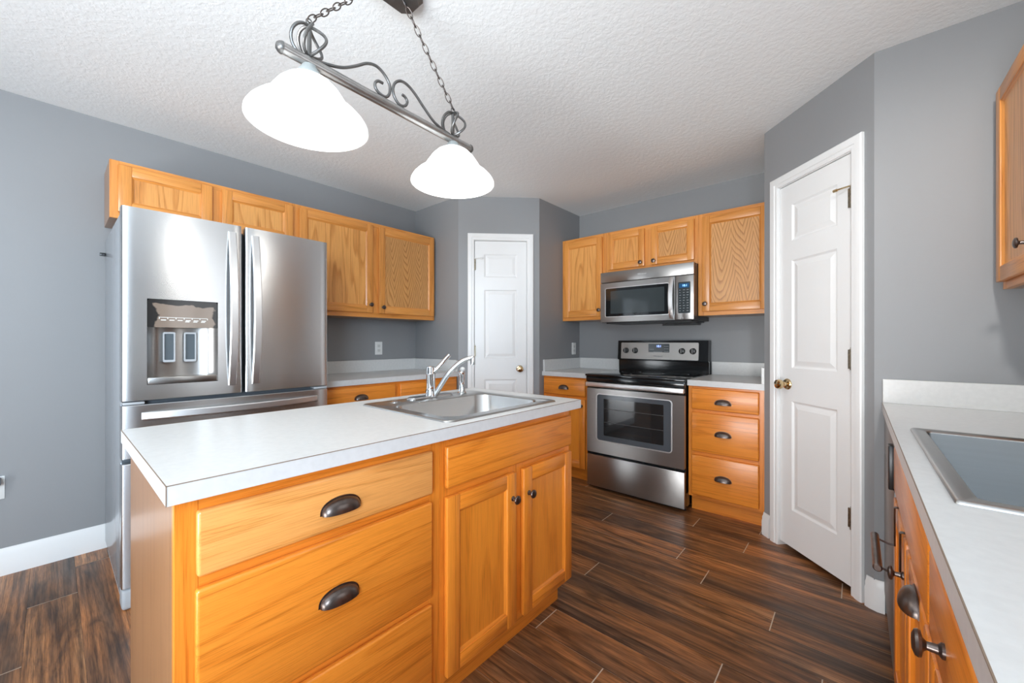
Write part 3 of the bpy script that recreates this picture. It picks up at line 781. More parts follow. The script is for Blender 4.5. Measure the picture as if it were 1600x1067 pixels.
top_thing('countertop', 'white laminate countertop beside the refrigerator along the left wall', XA+g, -2.625, 1.105, 2.3288-g, None, '',
          [(XA+g, XA+0.019, 1.105, 2.3288-g), (XA+0.0195, -2.640, 2.3288-0.019, 2.3288-g)])
top_thing('countertop', 'small white laminate countertop left of the range', -2.131+g, -1.6715, 2.872, YB-g, None, '',
          [(-2.131+0.0195, -1.6715, YB-0.019, YB-g), (-2.131+g, -2.131+0.019, 2.885, YB-g)])
top_thing('countertop', 'small white laminate countertop right of the range over three drawers', -0.8875, -0.4294-g, 2.872, YB-g, None, '',
          [(-0.8875, -0.4294-0.0195, YB-0.019, YB-g), (-0.4294-0.019, -0.4294-g, 2.872, YB-g)])
top_thing('countertop', 'long white laminate countertop on the right with a rectangular sink', 0.0811, 0.716-g, -1.2, 2.3675-g, (0.145, 0.640, 0.985, 1.665), 'x-',
          [(0.0830, 0.716-g, 2.3675-0.019, 2.3675-g), (0.716-0.019, 0.716-g, -1.2, 2.3675-0.0195)])

# ------------------------------------------------------------------ sinks
def sink(name, label, x0, x1, y0, y1, bx0, bx1, by0, by1, depth, r_out, r_in, rim=0.006, sloped=0.012, lip=0.004, mat='steel_sink'):
    e = empty(name, ((x0+x1)/2, (y0+y1)/2, ZC), 0, label, 'sink')
    ox, oy = (x0+x1)/2, (y0+y1)/2
    bm = NB(); n = 7
    def loop_(x0, x1, y0, y1, r, z): return [bm.verts.new((p[0]-ox, p[1]-oy, z)) for p in rrect(x0, x1, y0, y1, r, n)]
    i = lambda k, s: (x0+k, x1-k, y0+k, y1-k)
    rows = [loop_(x0, x1, y0, y1, r_out, 0.0003), loop_(x0+0.0015, x1-0.0015, y0+0.0015, y1-0.0015, r_out, rim*0.7),
            loop_(x0+0.006, x1-0.006, y0+0.006, y1-0.006, r_out, rim), loop_(x0+0.012, x1-0.012, y0+0.012, y1-0.012, r_out*0.9, rim*0.75),
            loop_(bx0-lip, bx1+lip, by0-lip, by1+lip, r_in+lip, rim*0.7), loop_(bx0, bx1, by0, by1, r_in, rim*0.7-0.004),
            loop_(bx0+sloped, bx1-sloped, by0+sloped, by1-sloped, r_in, -depth+0.03), loop_(bx0+sloped+0.03, bx1-sloped-0.03, by0+sloped+0.03, by1-sloped-0.03, max(r_in-0.02, 0.01), -depth)]
    for a, b in zip(rows, rows[1:]):
        m = len(a)
        for k in range(m): bm.faces.new((a[k], a[(k+1) % m], b[(k+1) % m], b[k])).material_index = 0 if a in rows[:5] else 1
    bm.faces.new(rows[-1]).material_index = 1
    obj('basin', bm, ['steel_rim', mat], e, smooth=50)
    bm = NB(); lathe(bm, [(0.0, -depth+0.002), (0.022, -depth+0.002), (0.030, -depth+0.006), (0.040, -depth+0.005), (0.043, -depth+0.001), (0.043, -depth-0.002), (0.0, -depth-0.002)], ((bx0+bx1)/2-ox, (by0+by1)/2-oy, 0), 'z', 28)
    obj('drain', bm, 'chrome', e)
    return e
sk = sink('island_sink', 'square stainless sink set into the island countertop', -1.556, -0.998, 0.838, 1.464, -1.418, -1.052, 0.890, 1.415, 0.17, 0.03, 0.065)
bm = NB()
for yy in (0.960,): lathe(bm, [(0.0, 0.004), (0.021, 0.004), (0.021, 0.007), (0.015, 0.010), (0.0, 0.0105)], (-1.490+1.277, yy-1.151, 0.0), 'z', 20)
obj('hole_cover', bm, 'chrome', sk)
sink('counter_sink', 'rectangular stainless sink set into the right countertop', 0.120, 0.665, 0.962, 1.690, 0.152, 0.560, 1.000, 1.655, 0.19, 0.006, 0.012, rim=0.007, sloped=0.006, mat='steel_dull')

# faucet and side sprayer on the island sink
fx, fy, fz = -1.492, 1.150, ZC+0.0050
e = empty('faucet', (fx, fy, fz), 0, 'chrome single-lever faucet with arched spout on the island sink', 'faucet')
bm = NB()
o_ = rrect(-0.028, 0.028, -0.125, 0.125, 0.026, 6); i_ = rrect(-0.022, 0.022, -0.118, 0.118, 0.021, 6)
va = [[bm.verts.new((p[0], p[1], z)) for p in pp] for pp, z in ((o_, 0), (o_, 0.005), (i_, 0.011))]
for a, b in zip(va, va[1:]):
    for k in range(len(a)): bm.faces.new((a[k], a[(k+1) % len(a)], b[(k+1) % len(a)], b[k]))
bm.faces.new(va[0][::-1]); bm.faces.new(va[-1]); obj('base_plate', bm, 'chrome', e)
bm = NB(); lathe(bm, [(0.0, 0.010), (0.025, 0.010), (0.0225, 0.018), (0.0205, 0.04), (0.0205, 0.105), (0.0215, 0.107), (0.0215, 0.112), (0.0205, 0.114), (0.0205, 0.138), (0.018, 0.143), (0.0, 0.1445)], (0, 0, 0), 'z', 28)
obj('body', bm, 'chrome', e)
bm = NB(); pts = smooth_path([(0.012, 0.010, 0.120), (0.026, 0.028, 0.142), (0.040, 0.050, 0.172), (0.050, 0.070, 0.196)], 6)
tube(bm, pts, [0.0125 - 0.0035*k/(len(pts)-1) for k in range(len(pts))], 12); obj('lever_handle', bm, 'chrome', e)
bm = NB(); pts = smooth_path([(0.014, 0.012, 0.006), (0.030, 0.030, 0.050), (0.055, 0.056, 0.105), (0.085, 0.086, 0.150), (0.110, 0.112, 0.174), (0.135, 0.138, 0.184)], 8)
tube(bm, pts, [0.013 - 0.003*k/(len(pts)-1) for k in range(len(pts))], 14)
sp = obj('spout', bm, 'chrome', e)
bm = NB(); lathe(bm, [(0.0, 0.150), (0.009, 0.150), (0.0115, 0.153), (0.0115, 0.185), (0.009, 0.191), (0.0, 0.192)], (0.135, 0.138, 0), 'z', 18); obj('aerator', bm, 'chrome', sp)
e = empty('side_sprayer', (-1.487, 1.338, fz), 0, 'chrome side sprayer with white button beside the faucet', 'sprayer')
bm = NB(); lathe(bm, [(0.0, 0), (0.022, 0), (0.022, 0.006), (0.016, 0.012), (0.014, 0.030), (0.0115, 0.045), (0.0135, 0.075), (0.0165, 0.095), (0.0165, 0.106), (0.011, 0.113), (0, 0.114)], (0, 0, 0), 'z', 24); obj('sprayer_body', bm, 'chrome', e)
bm = NB(); lathe(bm, [(0.0, 0.0), (0.010, 0.0), (0.013, 0.006), (0.012, 0.014), (0.006, 0.019), (0, 0.020)], (0.004, 0, 0.112), 'z', 20); obj('button', bm, 'plastic_white', e)

# ------------------------------------------------------------------ refrigerator (front faces +X)
def fridge():
    e = empty('refrigerator', (-2.405, 0.199, 0), R90, 'tall stainless french-door refrigerator with ice dispenser on its left door', 'refrigerator')
    W, DTH = 0.889, 0.062
    bm = NB(); box(bm, 0.003, W-0.003, 0.070, 0.828, 0.045, 1.752, 0.004); obj('body', bm, 'fridge_side', e)
    bm = NB(); box(bm, 0.006, W-0.006, 0.058, 0.0712, 0.10, 1.748); obj('door_gasket', bm, 'gasket', e, smooth=0)
    bm = NB(); box(bm, 0.002, W-0.002, 0.012, 0.10, 0.0, 0.092, 0.014, 0, 3); box(bm, 0.01, W-0.01, 0.09, 0.80, 0.0, 0.0448); obj('base_grille', bm, 'grey_plastic', e)
    B = 0.012
    def yprof(x, a, b): return -B*(1-((x-W/2)/(W/2))**2)
    def panel(x0, x1, z0, z1, hole=None):
        bm = NB(); n = 12; re = 0.010
        xs = [x0, x0+0.002, x0+0.005, x0+re] + [x0+re+(x1-x0-2*re)*k/n for k in range(1, n)] + [x1-re, x1-0.005, x1-0.002, x1]
        if hole: xs = sorted([x for x in xs if not any(abs(x-h) < 0.006 for h in hole[:2])] + list(hole[:2]))
        zs = [z0, z0+0.003, z1-0.003, z1]
        if hole: zs = [z0, z0+0.003, hole[2], hole[3], z1-0.003, z1]
        def yy(x, z):
            y = yprof(x, x0, x1)
            d = min(x-x0, x1-x)
            if d < re: y += (re - sqrt(max(0, re*re-(re-d)**2)))
            d = min(z-z0, z1-z)
            if d < 0.003: y += 0.003
            return y
        fr = [[bm.verts.new((x, yy(x, z), z)) for z in zs] for x in xs]; bk = [[bm.verts.new((x, DTH, z)) for z in zs] for x in xs]
        nx, nz = len(xs), len(zs)
        inhole = lambda i, j: hole and hole[0]-1e-6 <= xs[i] and xs[i+1] <= hole[1]+1e-6 and hole[2]-1e-6 <= zs[j] and zs[j+1] <= hole[3]+1e-6
        for i in range(nx-1):
            for j in range(nz-1):
                if not inhole(i, j):
                    bm.faces.new((fr[i][j], fr[i+1][j], fr[i+1][j+1], fr[i][j+1])); bm.faces.new((bk[i][j], bk[i][j+1], bk[i+1][j+1], bk[i+1][j]))
        for i in range(nx-1):
            bm.faces.new((fr[i][0], bk[i][0], bk[i+1][0], fr[i+1][0])); bm.faces.new((fr[i][-1], fr[i+1][-1], bk[i+1][-1], bk[i][-1]))
        for j in range(nz-1):
            bm.faces.new((fr[0][j], fr[0][j+1], bk[0][j+1], bk[0][j])); bm.faces.new((fr[-1][j], bk[-1][j], bk[-1][j+1], fr[-1][j+1]))
        if hole:
            i0, i1 = xs.index(hole[0]), xs.index(hole[1]); j0, j1 = zs.index(hole[2]), zs.index(hole[3])
            for i in range(i0, i1):
                bm.faces.new((fr[i][j0], fr[i+1][j0], bk[i+1][j0], bk[i][j0])); bm.faces.new((fr[i][j1], bk[i][j1], bk[i+1][j1], fr[i+1][j1]))
            for j in range(j0, j1):
                bm.faces.new((fr[i0][j], bk[i0][j], bk[i0][j+1], fr[i0][j+1])); bm.faces.new((fr[i1][j], fr[i1][j+1], bk[i1][j+1], bk[i1][j]))
        return bm
    def vhandle(par, xc, z0, z1):
        bm = NB(); n = 26; hw = 0.0175; rows = []
        yb = yprof(xc, 0, W)
        for k in range(n+1):
            t = k/n; z = z0+(z1-z0)*t; y = yb - 0.004 - 0.044*sin(pi*t)**0.9
            th = 0.011
            rows.append([bm.verts.new(p) for p in ((xc-hw, y+0.003, z), (xc-hw+0.004, y, z), (xc+hw-0.004, y, z), (xc+hw, y+0.003, z), (xc+hw, y+th, z), (xc-hw, y+th, z))])
        for a, b in zip(rows, rows[1:]):
            for i in range(6): bm.faces.new((a[i], a[(i+1) % 6], b[(i+1) % 6], b[i]))
        bm.faces.new(rows[0]); bm.faces.new(rows[-1])
        obj('handle', bm, 'steel_bright', par, smooth=30)
    hole = (0.082, 0.342, 0.983, 1.371)
    L_ = obj('door', panel(0.0, 0.4445, 0.915, 1.770, hole), 'steel', e, smooth=30)
    R_ = obj('door', panel(0.4595, W, 0.915, 1.770), 'steel', e, smooth=30)
    vhandle(L_, 0.402, 0.957, 1.732); vhandle(R_, 0.505, 0.957, 1.732)
    # dispenser
    yd = yprof(0.212, 0, W)
    bm = NB(); n = 14; zz = (0.985, 1.245)
    rows = []
    for k in range(n+1):
        t = k/n; x = hole[0]+0.0005 + (hole[1]-hole[0]-0.001)*t; y = yd+0.002+0.052*sin(pi*t)**0.45
        rows.append([bm.verts.new((x, y, z)) for z in zz])
    for a, b in zip(rows, rows[1:]): bm.faces.new((a[0], b[0], b[1], a[1]))
    obj('dispenser_recess', bm, 'steel_dark', L_, smooth=40)
    bm = NB(); plate(bm, [(0.0825, 1.243), (0.3415, 1.243), (0.3415, 1.362), (0.334, 1.3705), (0.090, 1.3705), (0.0825, 1.362)], yd+0.004, yd+0.055); obj('dispenser_panel', bm, 'film', L_, smooth=0)
    bm = NB(); box(bm, 0.083, 0.341, yd-0.001, yd+0.054, 0.984, 1.016, 0.005); obj('drip_tray', bm, 'steel_mid', L_)
    for x0, x1 in ((0.140, 0.184), (0.217, 0.263)):
        bm = NB()
        ring_plate(bm, rrect(x0, x1, 1.082, 1.222, 0.006), rrect(x0+0.005, x1-0.005, 1.092, 1.214, 0.004), yd+0.030, yd+0.045); obj('paddle_frame', bm, 'grey_plastic', L_)
        bm = NB(); box(bm, x0+0.0045, x1-0.0045, yd+0.036, yd+0.046, 1.0915, 1.2145); obj('paddle', bm, 'paddle', L_, smooth=0)
    bm = NB(); yl = yd+0.0036
    box(bm, 0.122, 0.302, yl-0.0002, yl+0.002, 1.2875, 1.2895)
    for k in range(7): box(bm, 0.122+k*0.0297, 0.1245+k*0.0297, yl-0.0002, yl+0.002, 1.281, 1.288)
    for k in range(6): box(bm, 0.129+k*0.0297, 0.147+k*0.0297, yl-0.0002, yl+0.002, 1.2745, 1.2785); 
    for k in (3, 4, 5): box(bm, 0.127+k*0.0297, 0.143+k*0.0297, yl-0.0002, yl+0.002, 1.269, 1.2725)
    obj('button_legend', bm, 'pale_print', L_, smooth=0)
    # freezer drawers
    for z0, z1 in ((0.663, 0.897), (0.100, 0.642)):
        d = obj('freezer_drawer', panel(0.0, W, z0, z1), 'steel', e, smooth=30)
        if z0 > 0.5:
            bm = NB(); n = 26; rows = []; za, zb = 0.829, 0.862
            for k in range(n+1):
                t = k/n; x = 0.064+0.762*t; y = yprof(x, 0, W)-0.004-0.042*sin(pi*t)**0.9
                rows.append([bm.verts.new(p) for p in ((x, y+0.003, za), (x, y, za+0.004), (x, y, zb-0.004), (x, y+0.003, zb), (x, y+0.011, zb), (x, y+0.011, za))])
            for a, b in zip(rows, rows[1:]):
                for i in range(6): bm.faces.new((a[i], a[(i+1) % 6], b[(i+1) % 6], b[i]))
            bm.faces.new(rows[0]); bm.faces.new(rows[-1]); obj('handle', bm, 'steel_bright', d, smooth=30)
    for x0, x1 in ((0.004, 0.076), (0.813, 0.885)):
        bm = NB(); box(bm, x0, x1, 0.006, 0.060, 0.8985, 0.9105, 0.003); obj('hinge_cover', bm, 'grey_plastic', e)
    for x0, x1 in ((0.010, 0.11), (0.779, 0.879)):
        bm = NB(); box(bm, x0, x1, 0.02, 0.15, 1.7525, 1.768, 0.005); obj('hinge_cap', bm, 'grey_plastic', e)
    bm = NB(); box(bm, -0.022, 0.004, 0.770, 0.790, 1.655, 1.672, 0.002); obj('side_clip', bm, 'black', e)
fridge()

# ------------------------------------------------------------------ range (front faces -Y)
def rng():
    X0, Wd = -1.6685, 0.778
    e = empty('range', (X0, 2.836, 0), 0, 'stainless electric range with black glass cooktop between two counters', 'range')
    bm = NB(); box(bm, 0.004, Wd-0.004, 0.030, 0.650, 0.03, 0.900); obj('body', bm, 'black_enamel', e, smooth=0)
    bm = NB(); box(bm, 0.010, Wd-0.010, 0.045, 0.06, 0.004, 0.032); obj('kick_plate', bm, 'black', e, smooth=0)
    for x in (0.05, Wd-0.05):
        for y in (0.10, 0.60):
            bm = NB(); lathe(bm, [(0, 0), (0.018, 0), (0.018, 0.032), (0, 0.032)], (x, y, 0), 'z', 14); obj('foot', bm, 'black', e)
    x0, x1 = 0.016, Wd-0.004
    bm = NB(); box(bm, x0, x1, 0.0, 0.028, 0.026, 0.278, 0.005); obj('storage_drawer', bm, 'steel_dark', e)
    # oven door with window
    bm = NB()
    outer = rrect(x0, x1, 0.298, 0.806, 0.006); inner = rrect(0.104, 0.688, 0.398, 0.764, 0.022)
    ring_plate(bm, outer, inner, 0.0, 0.028); d = obj('oven_door', bm, 'steel_dark', e, smooth=30)
    bm = NB(); ring_plate(bm, rrect(0.100, 0.692, 0.394, 0.768, 0.026), rrect(0.107, 0.685, 0.401, 0.761, 0.020), -0.0025, 0.006); obj('window_trim', bm, 'steel_bright', d, smooth=30)
    bm = NB(); ring_plate(bm, rrect(0.1065, 0.6855, 0.4005, 0.7615, 0.020), rrect(0.162, 0.630, 0.440, 0.728, 0.004), 0.004, 0.012); obj('window_border', bm, 'oven_border', d, smooth=0)
    bm = NB(); box(bm, 0.160, 0.632, 0.007, 0.011, 0.438, 0.730); obj('window_glass', bm, 'oven_glass', d, smooth=0)
    bm = NB()
    for z in (0.545, 0.650):
        tube(bm, [(0.165, 0.0062, z), (0.628, 0.0062, z)], 0.0018, 8)
    obj('oven_rack', bm, 'rack_metal', d)
    # handle band
    bm = NB(); box(bm, x0-0.002, x1+0.002, -0.024, 0.0, 0.818, 0.856, 0.008, 0, 3)
    for x in (x0+0.02, x1-0.02): box(bm, x-0.012, x+0.012, -0.002, 0.03, 0.822, 0.852)
    obj('handle', bm, 'steel_bright', d)
    bm = NB(); box(bm, 0.006, Wd-0.006, 0.002, 0.045, 0.858, 0.9005, 0.004); obj('front_trim', bm, 'black_enamel', e)
    # cooktop
    bm = NB(); box(bm, 0.002, Wd-0.002, -0.006, 0.600, 0.9012, 0.9180, 0.004); ct = obj('cooktop', bm, 'black_glass', e)
    for (x, y, r) in ((0.20, 0.16, 0.115), (0.57, 0.16, 0.09), (0.20, 0.43, 0.08), (0.57, 0.43, 0.10)):
        bm = NB(); a = [bm.verts.new((x+r*cos(2*pi*k/48), y+r*sin(2*pi*k/48), 0.9183)) for k in range(48)]; b = [bm.verts.new((x+(r-0.003)*cos(2*pi*k/48), y+(r-0.003)*sin(2*pi*k/48), 0.9183)) for k in range(48)]
        for k in range(48): bm.faces.new((a[k], a[(k+1) % 48], b[(k+1) % 48], b[k]))
        obj('burner_ring', bm, 'keypad_print', ct, smooth=0)
    # backguard
    bm = NB(); prism_axis(bm, [(0.600, 0.905), (0.598, 1.010), (0.572, 1.016), (0.585, 1.186), (0.660, 1.186), (0.660, 0.905)], 0.004, Wd-0.004, 'x'); bg_ = obj('backguard', bm, 'black_enamel', e, smooth=0)
    def yk(z): return 0.572 + 0.013*(z-1.016)/0.170
    bm = NB(); pp = rrect(0.036, 0.702, 1.024, 1.168, 0.008)
    a = [bm.verts.new((p[0], yk(p[1])-0.003, p[1])) for p in pp]; b = [bm.verts.new((p[0], yk(p[1])+0.001, p[1])) for p in pp]
    bm.faces.new(a)
    for k in range(len(a)): bm.faces.new((a[k], b[k], b[(k+1) % len(a)], a[(k+1) % len(a)]))
    pn = obj('control_panel', bm, 'steel_panel', bg_, smooth=0)
    for x in (0.084, 0.170, 0.573, 0.660):
        bm = NB(); lathe(bm, [(0, -0.002), (0.026, -0.002), (0.026, 0.004), (0.022, 0.016), (0.019, 0.018), (0, 0.018)], (x, yk(1.098)-0.003, 1.098), '-y', 28)
        box(bm, x-0.005, x+0.005, yk(1.098)-0.032, yk(1.098)-0.016, 1.078, 1.118, 0.002)
        k_ = obj('control_knob', bm, 'black', bg_)
        bm = NB(); box(bm, x-0.0012, x+0.0012, yk(1.098)-0.0326, yk(1.098)-0.031, 1.082, 1.117); obj('knob_mark', bm, 'pale_print', bg_, smooth=0)
    bm = NB(); plate(bm, rrect(0.290, 0.470, 1.078, 1.158, 0.006), yk(1.118)-0.0055, yk(1.118)-0.002); obj('display_panel', bm, 'display_grey', bg_, smooth=0)
    bm = NB(); box(bm, 0.345, 0.415, yk(1.137)-0.0066, yk(1.137)-0.004, 1.121, 1.153); obj('clock_display', bm, 'navy_lcd', bg_, smooth=0)
    text_mesh('clock_digits', '18:1', 0.026, 'blue_lit', bg_, (0.381, yk(1.137)-0.0070, 1.137))
    bm = NB()
    for k in range(4):
        for j in range(3):
            box(bm, 0.427+k*0.010, 0.433+k*0.010, yk(1.118)-0.0059, yk(1.118)-0.005, 1.092+j*0.021, 1.097+j*0.021)
    for k in range(3): box(bm, 0.300+k*0.014, 0.309+k*0.014, yk(1.118)-0.0059, yk(1.118)-0.005, 1.108, 1.112); 
    for k in range(6): box(bm, 0.335+k*0.013, 0.344+k*0.013, yk(1.118)-0.0059, yk(1.118)-0.005, 1.087, 1.091)
    obj('keypad_marks', bm, 'keypad_print', bg_, smooth=0)
    text_mesh('logo_lettering', 'Whirlpool', 0.019, 'logo', bg_, (0.375, yk(1.052)-0.0036, 1.052))
M['rack_metal'] = simple('dim_oven_rack', (0.13, 0.13, 0.13), 0.4, 0.5)
M['oven_border'] = simple('dark_grey_oven_border', (0.085, 0.095, 0.108), 0.12)
M['steel_panel'] = simple('satin_control_panel', (0.42, 0.405, 0.385), 0.34, 0.75)
M['display_grey'] = simple('dark_slate_display', (0.035, 0.045, 0.05), 0.2)
rng()

# ------------------------------------------------------------------ microwave (front faces -Y)
def mw():
    X0, W = -1.6705, 0.760
    YF = 3.095
    e = empty('microwave', (X0, YF, 1.340), 0, 'stainless over-the-range microwave under the short oak cabinet', 'microwave')
    H_ = 0.4265
    bm = NB(); box(bm, 0.002, W-0.002, 0.024, 0.400, 0.0, H_-0.001); obj('body', bm, 'dark_shell', e, smooth=0)
    bm = NB(); box(bm, 0.03, W-0.03, 0.05, 0.38, -0.010, 0.001); box(bm, 0.42, 0.70, 0.30, 0.39, -0.028, -0.009); obj('underside_vent', bm, 'black', e, smooth=0)
    bm = NB(); box(bm, 0, W, 0.0, 0.024, 0.337, H_-0.002, 0.003); obj('vent_cover', bm, 'steel_mid', e)
    d_ = NB(); ring_plate(d_, rrect(0.0, 0.626, 0.003, 0.332, 0.003), rrect(0.046, 0.578, 0.048, 0.286, 0.012), 0.0, 0.024)
    d = obj('microwave_door', d_, 'steel_mid', e, smooth=30)
    bm = NB(); ring_plate(bm, rrect(0.042, 0.582, 0.044, 0.290, 0.014), rrect(0.0465, 0.5775, 0.0485, 0.2855, 0.011), -0.0016, 0.004); obj('window_trim', bm, 'steel_bright', d, smooth=0)
    bm = NB(); box(bm, 0.045, 0.579, 0.003, 0.010, 0.047, 0.287); obj('window_border', bm, 'black_glass', d, smooth=0)
    bm = NB(); box(bm, 0.092, 0.545, 0.0018, 0.004, 0.072, 0.262); obj('window_glass', bm, 'mw_glass', d, smooth=0)
    bm = NB(); rows = []; n = 22
    for k in range(n+1):
        t = k/n; z = 0.010+0.318*t; y = -0.003-0.036*sin(pi*t)**0.8; xc = 0.599
        rows.append([bm.verts.new(p) for p in ((xc-0.016, y+0.003, z), (xc-0.011, y, z), (xc+0.011, y, z), (xc+0.016, y+0.003, z), (xc+0.016, y+0.010, z), (xc-0.016, y+0.010, z))])
    for a, b in zip(rows, rows[1:]):
        for i in range(6): bm.faces.new((a[i], a[(i+1) % 6], b[(i+1) % 6], b[i]))
    bm.faces.new(rows[0]); bm.faces.new(rows[-1]); obj('handle', bm, 'steel_bright', d, smooth=30)
    bm = NB(); box(bm, 0.629, W, 0.0, 0.024, 0.003, 0.332, 0.003); cp = obj('control_panel', bm, 'steel_mid', e)
    bm = NB(); plate(bm, rrect(0.648, 0.737, 0.050, 0.284, 0.006), -0.0015, 0.004); obj('keypad', bm, 'display_grey', cp, smooth=0)
    bm = NB(); box(bm, 0.657, 0.729, -0.0026, 0.0, 0.240, 0.272); obj('clock_display', bm, 'blue_lcd', cp, smooth=0)
    text_mesh('clock_digits', '18:1', 0.022, 'cyan_lit', cp, (0.697, -0.0030, 0.256))
    bm = NB(); random.seed(3)
    for j in range(9):
        for k in range(3):
            z = 0.224-j*0.0195
            box(bm, 0.658+k*0.026, 0.658+k*0.026+random.choice((0.008, 0.012, 0.015)), -0.0019, -0.001, z-0.0018, z+0.0018)
    obj('key_marks', bm, 'keypad_print', cp, smooth=0)
    text_mesh('logo_lettering', 'Whirlpool', 0.017, 'pale_print', e, (0.366, -0.0004, 0.381))
M['dw_steel'] = simple('grey_dishwasher_steel', (0.30, 0.30, 0.30), 0.5, 0.9)
M['dark_shell'] = simple('dark_brown_grey_shell', (0.035, 0.030, 0.028), 0.35)
M['mw_glass'] = simple('grey_tinted_window', (0.045, 0.055, 0.058), 0.07)
mw()

# ------------------------------------------------------------------ dishwasher (front faces -X)
def dw():
    e = empty('dishwasher', (0.088, 2.362, 0), -R90, 'stainless dishwasher at the far end of the right counter', 'dishwasher')
    bm = NB(); box(bm, 0.004, 0.602, 0.030, 0.600, 0.085, 0.872); obj('tub', bm, 'dark_shell', e, smooth=0)
    bm = NB(); box(bm, 0.002, 0.604, 0.0, 0.030, 0.10, 0.698, 0.004); obj('dishwasher_door', bm, 'dw_steel', e)
    bm = NB(); box(bm, 0.002, 0.604, 0.0, 0.030, 0.703, 0.868, 0.004); obj('control_panel', bm, 'dw_steel', e)
    bm = NB(); box(bm, 0.010, 0.596, 0.06, 0.10, 0.0, 0.084); obj('toe_panel', bm, 'black', e, smooth=0)
    bm = NB(); box(bm, 0.548, 0.596, -0.013, 0.006, 0.700, 0.842, 0.004, 0, 2); obj('handle', bm, 'black', e)
dw()

# towel bar hung over the sink cabinet door
e = empty('towel_bar', (0.086, 1.50, 0.694), -R90, 'dark bronze towel bar hooked over the sink cabinet door', 'towel bar')
for s in (-0.1, 0.1):
    bm = NB(); y = -0.0020
    tube(bm, smooth_path([(s, 0.0185, 0.0032), (s, 0.014, 0.0034), (s, 0.008, 0.0036), (s, y-0.0012, 0.003), (s, y-0.0025, -0.006), (s, y-0.0025, -0.06), (s, y-0.0025, -0.108)], 4), 0.0026, 8, flat=2.2)
    obj('hook', bm, 'bronze', e)
    bm = NB(); tube(bm, smooth_path([(s, -0.004, -0.106), (s, -0.018, -0.106), (s, -0.036, -0.100), (s, -0.046, -0.095)], 5), 0.0028, 8); obj('bracket_arm', bm, 'bronze', e)
bm = NB(); tube(bm, [(-0.118, -0.047, -0.095), (-0.115, -0.047, -0.095), (0.115, -0.047, -0.095), (0.118, -0.047, -0.095)], [0.007, 0.0098, 0.0098, 0.007], 16); obj('bar', bm, 'bronze', e)

# ------------------------------------------------------------------ outlets
def outlet(label, loc, rz, plug=False):
    e = empty('wall_outlet', loc, rz, label, 'outlet', 'white wall outlets')
    bm = NB(); box(bm, -0.036, 0.036, -0.006, -0.0003, -0.058, 0.058, 0.003); obj('cover_plate', bm, 'plastic_white', e)
    for z in (-0.020, 0.020):
        bm = NB(); plate(bm, rrect(-0.017, 0.017, z-0.014, z+0.014, 0.008), -0.0075, -0.004); r = obj('socket', bm, 'socket_white', e, smooth=0)
        bm = NB()
        for x in (-0.006, 0.006): box(bm, x-0.001, x+0.001, -0.0079, -0.006, z-0.002, z+0.007)
        lathe(bm, [(0, 0.0079), (0.0025, 0.0079), (0.0025, 0.006), (0, 0.006)], (0, 0, z-0.008), '-y', 10)
        obj('slot', bm, 'dark_gap', r, smooth=0)
    return e
M['socket_white'] = simple('white_socket_face', (0.72, 0.72, 0.69), 0.4)
outlet('white wall outlet above the counter beside the refrigerator', (XA, 1.930, 1.118), R90)
outlet('white wall outlet on the narrow wall left of the range', (-2.131, 3.398, 1.108), R90)
outlet('white wall outlet low on the left wall at the picture edge', (XA, -0.188, 0.443), R90)
e = empty('plug_adapter', (XA+0.0075, -0.183, 0.478), R90, 'dark grey plug in the low outlet on the left wall', 'plug')
bm = NB(); box(bm, -0.024, 0.020, -0.034, -0.0005, -0.018, 0.020, 0.005); obj('plug_body', bm, 'grey_plug', e) if False else None
M['grey_plug'] = simple('grey_plug', (0.16, 0.17, 0.18), 0.4)
obj('plug_body', bm, 'grey_plug', e) if bm.is_valid else None
bm = NB(); tube(bm, smooth_path([(0.0, -0.028, -0.017), (-0.004, -0.036, -0.05), (-0.03, -0.030, -0.10), (-0.10, -0.022, -0.30), (-0.13, -0.02, -0.47)], 6), 0.003, 8); obj('power_cord', bm, 'plastic_white', e)

